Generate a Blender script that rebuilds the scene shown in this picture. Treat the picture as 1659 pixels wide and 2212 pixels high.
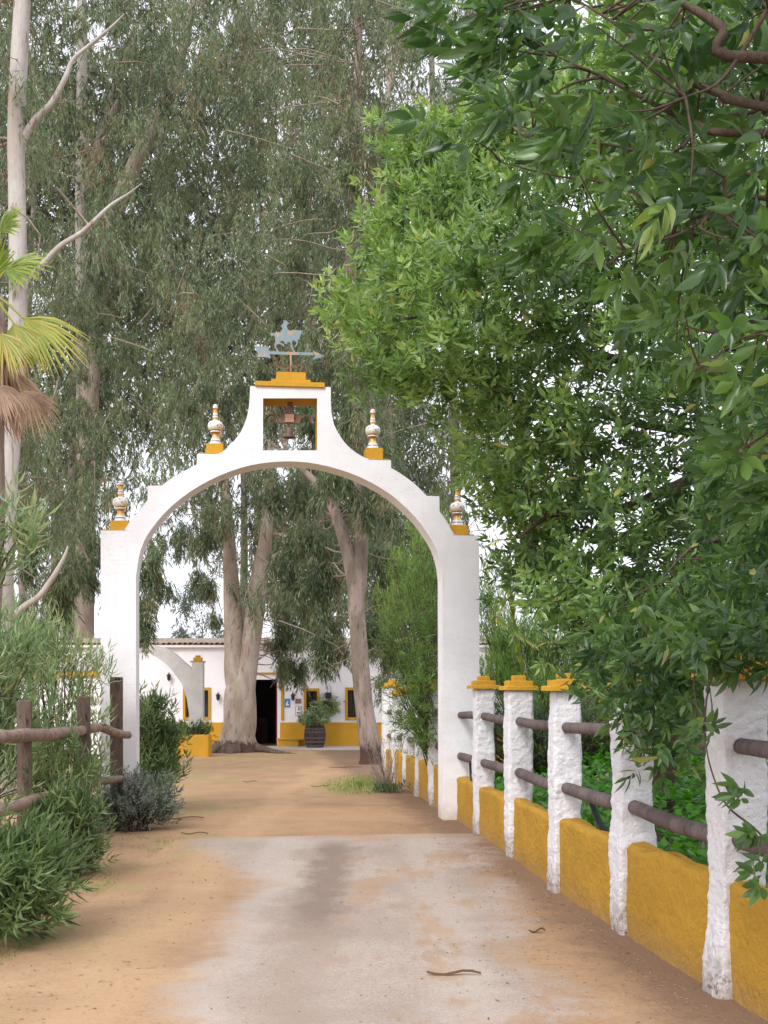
import bpy, bmesh, math, random
import numpy as np
from mathutils import Vector, noise
from mathutils.geometry import tessellate_polygon
R = math.radians
scene = bpy.context.scene
for o in list(bpy.data.objects): bpy.data.objects.remove(o)
rng = np.random.default_rng(11); random.seed(5)

# ------------------------------------------------------------------ camera, sky, sun, exposure
EYE = 1.6; FOC = 2600.0; CX = 829.0; HY = 1487.0      # measured: focal length, middle column and horizon row of the photograph
cam = bpy.data.cameras.new('camera'); camo = bpy.data.objects.new('camera', cam); scene.collection.objects.link(camo)
camo.location = (0, 0, EYE); camo.rotation_euler = (R(90), 0, 0)
cam.sensor_fit = 'AUTO'; cam.sensor_width = 36; cam.lens = 36*FOC/2212; cam.shift_y = (HY-1106)/2212
cam.clip_start = 0.1; cam.clip_end = 2000
scene.camera = camo
SUN_EL, SUN_AZ = R(43), R(203)       # high, behind the camera and to the left, through thin cloud
w = bpy.data.worlds.new('World'); scene.world = w; w.use_nodes = True
nt = w.node_tree; bg = nt.nodes['Background']
sk = nt.nodes.new('ShaderNodeTexSky'); sk.sky_type = 'NISHITA'; sk.sun_disc = False
sk.sun_elevation = SUN_EL; sk.sun_rotation = SUN_AZ; sk.dust_density = 4.0; sk.air_density = 1.0
hs = nt.nodes.new('ShaderNodeHueSaturation'); hs.inputs['Saturation'].default_value = 0.16
nt.links.new(sk.outputs[0], hs.inputs['Color'])
mxw = nt.nodes.new('ShaderNodeMix'); mxw.data_type = 'RGBA'; mxw.inputs[0].default_value = 0.55   # an even cloud layer over the clear sky
nt.links.new(hs.outputs[0], mxw.inputs[6]); mxw.inputs[7].default_value = (9.7, 9.8, 11.0, 1)
nt.links.new(mxw.outputs[2], bg.inputs[0]); bg.inputs[1].default_value = 0.15
sun = bpy.data.lights.new('sun', 'SUN'); sun.energy = 1.15; sun.angle = R(20); sun.color = (1.0, 0.98, 0.95)
so = bpy.data.objects.new('sun', sun); scene.collection.objects.link(so)
d = Vector((math.sin(SUN_AZ)*math.cos(SUN_EL), math.cos(SUN_AZ)*math.cos(SUN_EL), math.sin(SUN_EL)))
so.rotation_euler = d.to_track_quat('Z', 'Y').to_euler(); so.location = (0, 0, 30)
scene.view_settings.view_transform = 'Standard'; scene.view_settings.look = 'None'
scene.view_settings.exposure = 0.45; scene.view_settings.gamma = 1.0
scene.view_settings.use_curve_mapping = False
scene.cycles.max_bounces = 10; scene.cycles.diffuse_bounces = 8; scene.cycles.transmission_bounces = 6
scene.cycles.sample_clamp_indirect = 10

# ------------------------------------------------------------------ helpers
COL = scene.collection
def ground_z(y):
    if y <= 15: return 0.0
    if y >= 43: return -0.53
    return -0.53*(y-15)/28
def at(x, y, Y):
    """the place Y metres away that the survey of the photograph puts at column x, row y"""
    return Vector(((x-CX)/FOC*Y, Y, EYE+(HY-y)/FOC*Y))
def tag(o, label=None, cat=None, group=None, kind=None):
    if label: o['label'] = label
    if cat: o['category'] = cat
    if group: o['group'] = group
    if kind: o['kind'] = kind
    return o
def empty(name, loc=(0,0,0), rz=0, **k):
    o = bpy.data.objects.new(name, None); o.location = loc; o.rotation_euler = (0,0,rz); o.empty_display_size = .2
    COL.objects.link(o); tag(o, **k); return o
def put(name, me, mat=None, parent=None, **k):
    o = bpy.data.objects.new(name, me); COL.objects.link(o)
    if mat is not None:
        for m in (mat if isinstance(mat, (list, tuple)) else [mat]): me.materials.append(m)
    if parent is not None: o.parent = parent
    tag(o, **k); return o
class Geo:
    def __init__(s): s.v=[]; s.q=[]; s.t=[]; s.n=0; s.qm=[]; s.tm=[]; s.qa=[]; s.ta=[]
    def add(s, V, Q=None, T=None, m=0, qa=None, ta=None):
        V = np.asarray(V, float).reshape(-1,3)
        if Q is not None and len(Q):
            Q = np.asarray(Q, int).reshape(-1,4); s.q.append(Q+s.n); s.qm.append(np.full(len(Q), m)); s.qa.append(qa if qa is not None else np.full(len(Q), .5))
        if T is not None and len(T):
            T = np.asarray(T, int).reshape(-1,3); s.t.append(T+s.n); s.tm.append(np.full(len(T), m)); s.ta.append(ta if ta is not None else np.full(len(T), .5))
        s.v.append(V); s.n += len(V)
    def mesh(s, name, origin=(0,0,0), smooth=False, attr=False):
        V = np.concatenate(s.v) - np.array(origin)
        Q = np.concatenate(s.q) if s.q else np.zeros((0,4), int); T = np.concatenate(s.t) if s.t else np.zeros((0,3), int)
        me = bpy.data.meshes.new(name); me.vertices.add(len(V)); me.vertices.foreach_set('co', V.astype(np.float32).ravel())
        nl = Q.size+T.size; me.loops.add(nl); me.loops.foreach_set('vertex_index', np.concatenate([Q.ravel(), T.ravel()]).astype(np.int32))
        npoly = len(Q)+len(T); me.polygons.add(npoly)
        st = np.concatenate([np.arange(len(Q))*4, Q.size+np.arange(len(T))*3]).astype(np.int32)
        me.polygons.foreach_set('loop_start', st)
        mi = np.concatenate((s.qm or [np.zeros(0)])+(s.tm or [np.zeros(0)])).astype(np.int32)
        me.polygons.foreach_set('material_index', mi)
        me.polygons.foreach_set('use_smooth', np.full(npoly, smooth))
        if attr:
            a = me.attributes.new('rnd', 'FLOAT', 'FACE')
            a.data.foreach_set('value', np.concatenate((s.qa or [np.zeros(0)])+(s.ta or [np.zeros(0)])).astype(np.float32))
        me.update(calc_edges=True); me.validate(); return me
def box(g, x0, x1, y0, y1, z0, z1, m=0):
    V = [(x,y,z) for z in (z0,z1) for y in (y0,y1) for x in (x0,x1)]
    g.add(V, [(0,2,3,1),(4,5,7,6),(0,1,5,4),(2,6,7,3),(0,4,6,2),(1,3,7,5)], m=m)
def boxmesh(name, *a, bevel=0.0):
    g = Geo(); box(g, *a); me = g.mesh(name)
    if bevel:
        bm = bmesh.new(); bm.from_mesh(me); bmesh.ops.bevel(bm, geom=bm.edges[:], offset=bevel, segments=2, affect='EDGES'); bm.to_mesh(me); bm.free()
    return me
def spline(pts, sub=5):
    P = np.array(pts, float); n = len(P)
    if n < 3: 
        return np.array([P[0]+(P[-1]-P[0])*t for t in np.linspace(0,1,sub+1)])
    E = np.vstack([2*P[0]-P[1], P, 2*P[-1]-P[-2]]); out=[]
    for i in range(1, n):
        p0,p1,p2,p3 = E[i-1],E[i],E[i+1],E[i+2]
        for t in np.arange(sub)/sub:
            out.append(.5*((2*p1)+(-p0+p2)*t+(2*p0-5*p1+4*p2-p3)*t*t+(-p0+3*p1-3*p2+p3)*t**3))
    out.append(P[-1]); return np.array(out)
def tube(g, pts, rad, sides=8, sub=4, rough=0.0, fq=3.0, m=0, cap=True, lobes=None):
    pr = np.column_stack([np.array([tuple(p) for p in pts], float), np.array(rad, float)])
    S = spline(pr, sub) if sub > 1 else pr
    P = S[:,:3]; r = np.maximum(S[:,3], .0008); n = len(P)
    T = np.gradient(P, axis=0); T /= (np.linalg.norm(T,axis=1)[:,None]+1e-9)
    ref = np.array([1.,0,0]) if abs(T[0][0]) < .8 else np.array([0,1.,0])
    A = np.cross(T, ref); A /= (np.linalg.norm(A,axis=1)[:,None]+1e-9); B = np.cross(T, A)
    th = np.arange(sides)/sides*2*math.pi
    rr = r[:,None]*np.ones(sides)[None]
    if rough:
        for i in range(n):
            for j in range(sides):
                q = Vector((P[i][0]*fq+math.cos(th[j])*1.3, P[i][1]*fq+math.sin(th[j])*1.3, P[i][2]*fq*.45))
                rr[i,j] *= 1+rough*noise.noise(q)
    if lobes is not None: rr = rr*lobes(P, th)
    V = P[:,None,:]+rr[:,:,None]*(A[:,None,:]*np.cos(th)[None,:,None]+B[:,None,:]*np.sin(th)[None,:,None])
    V = V.reshape(-1,3)
    i,j = np.meshgrid(np.arange(n-1), np.arange(sides), indexing='ij'); j2=(j+1)%sides
    Q = np.stack([i*sides+j, i*sides+j2, (i+1)*sides+j2, (i+1)*sides+j], -1).reshape(-1,4)
    T3=[]
    if cap:
        V = np.vstack([V, P[0], P[-1]]); a=len(V)-2; b=len(V)-1
        for k in range(sides):
            T3.append((a, (k+1)%sides, k)); T3.append((b, (n-1)*sides+k, (n-1)*sides+(k+1)%sides))
    g.add(V, Q, T3, m=m)
def lathe(g, prof, c=(0,0,0), sides=20, m=0):
    n=len(prof); th=np.arange(sides)/sides*2*math.pi
    V=[(c[0]+r*math.cos(t), c[1]+r*math.sin(t), c[2]+z) for r,z in prof for t in th]
    Q=[(i*sides+j, i*sides+(j+1)%sides, (i+1)*sides+(j+1)%sides, (i+1)*sides+j) for i in range(n-1) for j in range(sides)]
    g.add(V,Q,m=m)
def extrude(g, outer, holes=(), t=.3, m_face=0, m_side=None, y0=0.0, side_mats=None, hole_mat=None):
    """an outline in the x-z plane with holes, front face at y0, back at y0+t"""
    loops=[list(outer)]+[list(h) for h in holes]
    tri = tessellate_polygon([[Vector((x,z,0)) for x,z in l] for l in loops])
    flat=[p for l in loops for p in l]; N=len(flat)
    V=[(x,y0,z) for x,z in flat]+[(x,y0+t,z) for x,z in flat]
    T=[]
    for a,b,c in tri:
        (x0,z0),(x1,z1),(x2,z2)=flat[a],flat[b],flat[c]
        if (x1-x0)*(z2-z0)-(x2-x0)*(z1-z0) < 0: b,c=c,b
        T.append((a,b,c)); T.append((a+N,c+N,b+N))
    g.add(V, None, T, m=m_face); base=0
    for li,l in enumerate(loops):
        n=len(l); area=sum(l[i][0]*l[(i+1)%n][1]-l[(i+1)%n][0]*l[i][1] for i in range(n))
        for i in range(n):
            j=(i+1)%n; mm = m_face if m_side is None else m_side
            if li==0 and side_mats is not None: mm = side_mats(i, l[i], l[j])
            if li>0 and hole_mat is not None: mm = hole_mat
            a=(l[i][0],y0,l[i][1]); b=(l[j][0],y0,l[j][1]); c=(l[j][0],y0+t,l[j][1]); dd=(l[i][0],y0+t,l[i][1])
            q=(0,1,2,3) if (area>0)==(li==0) else (3,2,1,0)
            g.add([a,b,c,dd],[q],m=mm)
def roughbox(g, c, hx, hy, z0, z1, rz=0.0, amp=.01, fq=5.0, sp=.035, r=.02, m=0, taper=0.0, topamp=0.0, lean=0.0, zsp=None, fine=0.0):
    """a hand-plastered block: rounded corners, wavy faces"""
    per=[]
    nx=max(2,int(2*hx/sp)); ny=max(2,int(2*hy/sp))
    for k in range(nx): per.append((-hx+2*hx*k/nx,-hy))
    for k in range(ny): per.append((hx,-hy+2*hy*k/ny))
    for k in range(nx): per.append((hx-2*hx*k/nx,hy))
    for k in range(ny): per.append((-hx,hy-2*hy*k/ny))
    n=len(per); nz=max(2,int((z1-z0)/(zsp or sp)))
    lev=[(z0+(z1-z0-r)*k/nz,0) for k in range(nz+1)]+[(z1-r*.3,r*.35),(z1,r)]
    cr,sr=math.cos(rz),math.sin(rz); V=[]
    for z,ins in lev:
        f=1-taper*(z-z0)/(z1-z0)
        for x,y in per:
            ix=max(-(hx-r),min(hx-r,x)); iy=max(-(hy-r),min(hy-r,y)); dx,dy=x-ix,y-iy; L=math.hypot(dx,dy) or 1
            nxx,nyy=dx/L,dy/L
            px,py=(ix+nxx*(r-ins))*f,(iy+nyy*(r-ins))*f
            wx,wy=c[0]+px*cr-py*sr, c[1]+px*sr+py*cr
            q=Vector((wx*fq,wy*fq,z*fq))
            dsp=amp*(noise.noise(q)+.55*noise.noise(q*2.7)+.3*noise.noise(q*6.1))+fine*(.35+1.3*max(0,noise.noise(Vector((wx*3+5,wy*3,z*2.2)))+.25))*(noise.noise(Vector((wx*26,wy*26,z*38)))+.6*noise.noise(Vector((wx*60,wy*60,z*75))))+lean*noise.noise(Vector((c[0]*3,c[1]*3,z*1.6)))
            wx+=(nxx*cr-nyy*sr)*dsp; wy+=(nxx*sr+nyy*cr)*dsp
            zz=z+(topamp*noise.noise(Vector((wx*2.3,wy*2.3,9))) *((z-z0)/(z1-z0))**3 if topamp else 0)
            V.append((wx,wy,zz))
    Q=[(i*n+j,i*n+(j+1)%n,(i+1)*n+(j+1)%n,(i+1)*n+j) for i in range(len(lev)-1) for j in range(n)]
    top=len(lev)-1; cz=sum(V[top*n+k][2] for k in range(n))/n
    # close the top with a strip between opposite sides
    T=[]; V.append((sum(V[top*n+k][0] for k in range(n))/n,sum(V[top*n+k][1] for k in range(n))/n,cz)); cc=len(V)-1
    T=[(cc,top*n+k,top*n+(k+1)%n) for k in range(n)]
    g.add(V,Q,T,m=m)

# ------------------------------------------------------------------ materials
def nmat(name):
    m=bpy.data.materials.new(name); m.use_nodes=True; t=m.node_tree; b=t.nodes['Principled BSDF']; return m,t,b
def N(t,typ,**kw):
    n=t.nodes.new(typ)
    for k,v in kw.items(): setattr(n,k,v)
    return n
def ramp(t, fac, stops):
    r=N(t,'ShaderNodeValToRGB'); t.links.new(fac,r.inputs[0])
    e=r.color_ramp.elements
    while len(e)<len(stops): e.new(.5)
    for k,(p,c) in enumerate(stops): e[k].position=p; e[k].color=(*c,1) if len(c)==3 else c
    return r.outputs[0]
def noi(t, vec, scale, detail=4, rough=.55):
    n=N(t,'ShaderNodeTexNoise'); n.inputs['Scale'].default_value=scale; n.inputs['Detail'].default_value=detail; n.inputs['Roughness'].default_value=rough
    if vec is not None: t.links.new(vec,n.inputs['Vector'])
    return n.outputs[0]
def mapping(t, vec, sc=(1,1,1), loc=(0,0,0)):
    m=N(t,'ShaderNodeMapping'); m.inputs['Scale'].default_value=sc; m.inputs['Location'].default_value=loc; t.links.new(vec,m.inputs[0]); return m.outputs[0]
def mix(t, fac, a, b, mode='MIX'):
    m=N(t,'ShaderNodeMix',data_type='RGBA',blend_type=mode)
    if isinstance(fac,(int,float)): m.inputs[0].default_value=fac
    else: t.links.new(fac,m.inputs[0])
    for i,v in ((6,a),(7,b)):
        if isinstance(v,tuple): m.inputs[i].default_value=(*v,1) if len(v)==3 else v
        else: t.links.new(v,m.inputs[i])
    return m.outputs[2]
def math_(t, op, a, b=None, clamp=False):
    m=N(t,'ShaderNodeMath',operation=op,use_clamp=clamp)
    for i,v in enumerate((a,b)):
        if v is None: continue
        if isinstance(v,(int,float)): m.inputs[i].default_value=v
        else: t.links.new(v,m.inputs[i])
    return m.outputs[0]
def sstep(t, v, lo, hi, a=0.0, b=1.0):
    m=N(t,'ShaderNodeMapRange',interpolation_type='SMOOTHSTEP'); t.links.new(v,m.inputs[0])
    for i,x in ((1,lo),(2,hi),(3,a),(4,b)): m.inputs[i].default_value=x
    return m.outputs[0]
def bump(t, b, h, strength=.3, dist=.01, prev=None):
    n=N(t,'ShaderNodeBump'); n.inputs['Strength'].default_value=strength; n.inputs['Distance'].default_value=dist
    t.links.new(h,n.inputs['Height'])
    if prev is not None: t.links.new(prev,n.inputs['Normal'])
    if b is not None: t.links.new(n.outputs[0],b.inputs['Normal'])
    return n.outputs[0]
def pos(t): return N(t,'ShaderNodeNewGeometry').outputs['Position']
def sepz(t, v):
    s=N(t,'ShaderNodeSeparateXYZ'); t.links.new(v,s.inputs[0]); return s.outputs

def plaster(name, col, dirt=(.36,.30,.24), amp=.5, dirt_h=.5, g=0.0, coarse=16, dirt_amt=.8, var=.06, stain=.35, cracks=False, worn=False):
    m,t,b=nmat(name); p=pos(t); x,y,z=sepz(t,p)
    n1=noi(t,p,1.6,5,.6); n2=noi(t,p,coarse,6,.65); n3=noi(t,p,90,3,.6)
    c=mix(t, sstep(t,n1,.35,.72), col, tuple(k*(1-var*1.6) for k in col))
    # rain streaks, narrow and running down
    st=noi(t,mapping(t,p,(9,9,.8)),1.0,4,.6)
    c=mix(t, math_(t,'MULTIPLY',sstep(t,st,.56,.78),stain), c, tuple(a*.72+d_*.28 for a,d_ in zip(col,dirt)))
    if cracks:
        wv=noi(t,mapping(t,p,(.7,.7,3.2)),1.7,6,.72); ck=sstep(t,math_(t,'ABSOLUTE',math_(t,'SUBTRACT',wv,.5)),.006,.0); gate=sstep(t,noi(t,mapping(t,p,(1,1,1),(4,4,4)),.9,2,.5),.50,.60)
        ckf=math_(t,'MULTIPLY',ck,gate); c=mix(t,math_(t,'MULTIPLY',ckf,.55),c,(.45,.42,.38))
        pt=noi(t,mapping(t,p,(1.2,1.2,2.0),(9,1,5)),1.4,5,.7); c=mix(t,math_(t,'MULTIPLY',sstep(t,pt,.55,.75),.35),c,tuple(k*.86 for k in col))
    # splashed soil near the ground, its edge broken by noise
    hz=math_(t,'ADD',math_(t,'SUBTRACT',z,g),math_(t,'MULTIPLY',math_(t,'SUBTRACT',n2,.5),dirt_h*1.3))
    c=mix(t, math_(t,'MULTIPLY',sstep(t,hz,dirt_h*.75,-.05),dirt_amt), c, dirt)
    if worn:
        wn=noi(t,mapping(t,p,(1,1,1),(2,8,1)),24,4,.7); c=mix(t,math_(t,'MULTIPLY',math_(t,'MULTIPLY',sstep(t,wn,.53,.60),sstep(t,math_(t,'ADD',z,math_(t,'MULTIPLY',n1,.25)),.42,.12)),.8),c,(.11,.08,.065))
    t.links.new(c,b.inputs['Base Color']); b.inputs['Roughness'].default_value=.85; b.inputs['Specular IOR Level'].default_value=.25
    h=bump(t,None,n2,amp,.03); bump(t,b,n3,amp*.6,.006,h); return m
def paint_flat(name, col, rough=.7, var=.12, sc=6, bs=.15, metal=0.0):
    m,t,b=nmat(name); p=pos(t); n=noi(t,p,sc,5,.6)
    c=mix(t,sstep(t,n,.3,.7),col,tuple(k*(1-var*2) for k in col)); t.links.new(c,b.inputs['Base Color'])
    b.inputs['Roughness'].default_value=rough; b.inputs['Metallic'].default_value=metal; bump(t,b,noi(t,p,sc*8,4,.6),bs,.004); return m
def bark(name, c1, c2, c3, sc=1.0, base=None, base_h=.4):
    m,t,b=nmat(name); tc=N(t,'ShaderNodeTexCoord').outputs['Object']; x,y,z=sepz(t,tc)
    a=noi(t,mapping(t,tc,(2.2*sc,2.2*sc,.7*sc)),1.5,5,.6); s=noi(t,mapping(t,tc,(9*sc,9*sc,1.6*sc)),1.3,4,.7)
    c=mix(t,sstep(t,a,.38,.62),c1,c2); c=mix(t,sstep(t,s,.57,.66),c,c3)
    f=noi(t,mapping(t,tc,(40,40,8)),1.0,3,.6); c=mix(t,math_(t,'MULTIPLY',sstep(t,f,.4,.7),.25),c,c3)
    if base:
        h=math_(t,'ADD',z,math_(t,'MULTIPLY',math_(t,'SUBTRACT',s,.5),base_h*1.6)); c=mix(t,sstep(t,h,base_h,base_h*.55),c,base)
    t.links.new(c,b.inputs['Base Color']); b.inputs['Roughness'].default_value=.8; b.inputs['Specular IOR Level'].default_value=.25
    bump(t,b,s,.5,.03); return m
def leafmat(name, cols, trans=.3, rough=.45, spec=.5):
    m,t,b=nmat(name)
    a=N(t,'ShaderNodeAttribute',attribute_name='rnd').outputs['Fac']
    n=len(cols); c=ramp(t,a,[(k/(n-1) if n>1 else 0,col) for k,col in enumerate(cols)])
    big=noi(t,pos(t),1.1,2,.5); c=mix(t,sstep(t,big,.35,.65),c,(.5,.48,.42),'MULTIPLY') if False else c
    t.links.new(c,b.inputs['Base Color']); b.inputs['Roughness'].default_value=rough; b.inputs['Specular IOR Level'].default_value=spec
    tr=N(t,'ShaderNodeBsdfTranslucent'); hh=N(t,'ShaderNodeHueSaturation'); hh.inputs['Saturation'].default_value=1.2; hh.inputs['Value'].default_value=1.5
    t.links.new(c,hh.inputs['Color']); t.links.new(hh.outputs[0],tr.inputs[0])
    ms=N(t,'ShaderNodeMixShader'); ms.inputs[0].default_value=trans
    t.links.new(b.outputs[0],ms.inputs[1]); t.links.new(tr.outputs[0],ms.inputs[2]); t.links.new(ms.outputs[0],t.nodes['Material Output'].inputs[0]); return m

M_WHITE = plaster('white_plaster_smooth',(.83,.815,.835),amp=.22,dirt_h=.35,coarse=9,dirt_amt=.75,dirt=(.52,.42,.28),var=.06,stain=.7,cracks=True)
M_ROUGH = plaster('white_plaster_rough',(.81,.795,.815),amp=1.0,dirt_h=.42,coarse=22,dirt=(.40,.32,.26),dirt_amt=.8,stain=.6,worn=True)
M_OCHRE = plaster('ochre_plaster_rough',(.53,.295,.035),amp=.9,dirt_h=.30,coarse=26,dirt=(.40,.23,.09),dirt_amt=.75,var=.12,stain=.5)
M_CAP = plaster('ochre_cap_paint',(.60,.325,.035),amp=.35,dirt_h=.1,coarse=24,dirt_amt=0,var=.10,dirt=(.25,.14,.05),stain=.8)
M_TRIM = plaster('ochre_paint_smooth',(.52,.29,.035),amp=.15,dirt_h=.1,coarse=14,dirt_amt=0,var=.08,dirt=(.25,.14,.05))
M_HWHITE = plaster('farmhouse_whitewash',(.84,.81,.83),amp=.15,dirt_h=.2,coarse=8,dirt_amt=0,var=.05,g=-.5)
M_HOCHRE = plaster('farmhouse_dado_ochre',(.56,.30,.03),amp=.12,dirt_h=.22,coarse=8,dirt_amt=.5,dirt=(.36,.24,.13),var=.1,g=-.53)
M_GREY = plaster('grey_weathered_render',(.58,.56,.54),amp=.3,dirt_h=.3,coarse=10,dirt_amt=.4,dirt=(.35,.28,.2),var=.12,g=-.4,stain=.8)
M_RAIL = bark('painted_rail_wood',(.165,.128,.120),(.115,.085,.080),(.070,.050,.046),1.5)
M_RAILB = paint_flat('rail_end_whitewash',(.42,.36,.35),.8,.2,20)
M_OLDWOOD = bark('weathered_post_wood',(.17,.12,.095),(.115,.080,.064),(.035,.022,.018),2.0)
M_POLE = bark('peeled_pole_wood',(.36,.27,.215),(.26,.18,.14),(.13,.085,.07),2.4)
M_EUC = bark('eucalyptus_bark_pale',(.44,.38,.33),(.33,.26,.20),(.20,.12,.085),1.0,base=(.085,.048,.035),base_h=.42)
M_EUC2 = bark('eucalyptus_bark_grey',(.33,.28,.25),(.22,.17,.135),(.10,.065,.05),1.2,base=(.07,.04,.03),base_h=.5)
M_EUC4 = bark('eucalyptus_bark_streaked',(.34,.27,.235),(.20,.165,.13),(.10,.062,.048),1.1,base=(.07,.04,.03),base_h=.6)
M_EUC3 = bark('eucalyptus_bark_silver',(.50,.47,.44),(.40,.35,.31),(.26,.20,.16),.8)
M_TWIG = bark('brown_branch_bark',(.12,.085,.062),(.085,.06,.045),(.05,.035,.028),4)
M_TWIGL = bark('pale_branch_bark',(.34,.29,.24),(.24,.19,.15),(.14,.10,.075),4)
L_EUC = leafmat('eucalyptus_leaves',[(.050,.070,.034),(.095,.130,.062),(.145,.195,.092),(.215,.270,.140),(.20,.185,.085),(.20,.135,.085)],.30,.38,.6)
L_EUCF = leafmat('eucalyptus_leaves_far',[(.09,.10,.065),(.13,.15,.095),(.17,.20,.13),(.16,.14,.09)],.2,.45,.5)
L_MIST = leafmat('pale_far_leaves',[(.14,.18,.14),(.20,.25,.19)],.3,.6,.4)
L_BROAD = leafmat('broad_glossy_leaves',[(.055,.098,.036),(.102,.176,.054),(.170,.270,.080),(.245,.370,.110),(.32,.43,.14),(.44,.42,.14)],.42,.36,.55)
L_NEAR = leafmat('large_glossy_leaves',[(.038,.080,.030),(.068,.130,.042),(.110,.195,.056),(.175,.29,.08),(.36,.37,.12)],.38,.27,.5)
L_OLE = leafmat('oleander_leaves',[(.10,.16,.07),(.15,.23,.10),(.21,.30,.14),(.28,.36,.18),(.38,.35,.16)],.35,.42,.5)
L_OLED = leafmat('dark_oleander_leaves',[(.060,.100,.036),(.098,.155,.054),(.150,.225,.080),(.22,.30,.12)],.32,.40,.55)
L_SAGE = leafmat('grey_green_leaves',[(.13,.165,.13),(.19,.22,.175),(.26,.29,.24)],.2,.6,.3)
L_LIME = leafmat('feathery_leaves',[(.07,.14,.03),(.12,.21,.045),(.18,.28,.07),(.24,.33,.10)],.35,.5,.4)
L_COVER = leafmat('round_cover_leaves',[(.06,.19,.025),(.10,.28,.04),(.16,.38,.06)],.35,.45,.4)
L_PALM = leafmat('palm_blades',[(.13,.21,.03),(.22,.29,.04),(.36,.36,.06),(.45,.33,.09)],.3,.45,.5)
L_PALMD = leafmat('dead_palm_blades',[(.28,.19,.135),(.42,.30,.23),(.50,.36,.22)],.25,.7,.2)
L_GRASS = leafmat('short_grass',[(.10,.19,.03),(.17,.26,.05),(.25,.27,.10)],.3,.6,.3)
L_DRY = leafmat('dry_litter',[(.10,.055,.03),(.20,.12,.07),(.30,.20,.12),(.42,.31,.2)],.1,.8,.2)
M_BLACK = paint_flat('black_iron',(.02,.02,.022),.5)
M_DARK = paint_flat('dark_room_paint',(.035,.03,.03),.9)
M_RED = paint_flat('dark_red_door_paint',(.22,.012,.02),.5)
M_GLASS,_t,_b = nmat('window_glass'); _b.inputs['Base Color'].default_value=(.03,.04,.045,1); _b.inputs['Roughness'].default_value=.12
M_TILE = paint_flat('clay_roof_tile',(.62,.50,.39),.85,.25,5,.4)
M_TILE2 = paint_flat('clay_roof_tile_orange',(.55,.33,.20),.85,.25,5,.4)
M_APRON = paint_flat('pale_paving',(.50,.46,.41),.9,.12,3,.3)
M_BARREL = bark('old_barrel_oak',(.075,.055,.05),(.05,.036,.034),(.025,.02,.02),3)
M_HOOP = paint_flat('rusty_hoop',(.13,.10,.09),.7,.2,12)
M_BRONZE = paint_flat('bell_bronze',(.20,.13,.115),.6,.2,14,.2,.2)
M_RUST = paint_flat('rusty_iron',(.27,.155,.115),.75,.25,14,.3)
M_RUSTL = paint_flat('pale_rusty_block',(.50,.27,.19),.8,.12,14,.3)
M_HOSE = paint_flat('black_hose',(.02,.025,.03),.5)

def vane_paint():
    m,t,b=nmat('peeling_blue_grey_paint'); p=pos(t); n=noi(t,p,11,4,.6)
    c=mix(t,sstep(t,n,.56,.62),(.22,.285,.32),(.44,.30,.16)); n2=noi(t,p,19,3,.6); c=mix(t,sstep(t,n2,.64,.68),c,(.22,.06,.05))
    t.links.new(c,b.inputs['Base Color']); b.inputs['Roughness'].default_value=.6; return m
M_VANE = vane_paint()
def ceramic():
    m,t,b=nmat('painted_ceramic'); tc=N(t,'ShaderNodeTexCoord').outputs['Object']; x,y,z=sepz(t,tc)
    W=(.78,.75,.72); Y=(.68,.36,.07); B=(.10,.09,.22); O=(.45,.2,.06)
    f=math_(t,'MULTIPLY',z,2.0)
    c=N(t,'ShaderNodeValToRGB'); t.links.new(f,c.inputs[0]); c.color_ramp.interpolation='CONSTANT'
    st=[(0,W),(.07,B),(.095,W),(.14,(.70,.50,.2)),(.19,Y),(.26,O),(.30,W),(.335,(.3,.2,.05)),(.36,W),(.56,W),(.60,Y),(.66,W),(.70,B),(.72,W),(.76,Y),(.86,O),(.885,W),(.93,B),(.945,W)]
    e=c.color_ramp.elements
    while len(e)<len(st): e.new(.99)
    for k,(p,col) in enumerate(st): e[k].position=p; e[k].color=(*col,1)
    vo=N(t,'ShaderNodeTexVoronoi'); vo.inputs['Scale'].default_value=26; t.links.new(tc,vo.inputs['Vector'])
    inb=math_(t,'MULTIPLY',sstep(t,f,.36,.38),sstep(t,f,.56,.54)); 
    dots=math_(t,'MULTIPLY',sstep(t,vo.outputs['Distance'],.42,.30),inb)
    hc=ramp(t,sepz(t,vo.outputs['Color'])[0],[(0,(.5,.16,.08)),(.35,(.62,.38,.10)),(.6,(.12,.13,.30)),(1,(.25,.35,.12))])
    col=mix(t,math_(t,'MULTIPLY',dots,.8),c.outputs[0],hc)
    t.links.new(col,b.inputs['Base Color']); b.inputs['Roughness'].default_value=.25; return m
M_CERAM = ceramic()

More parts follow.
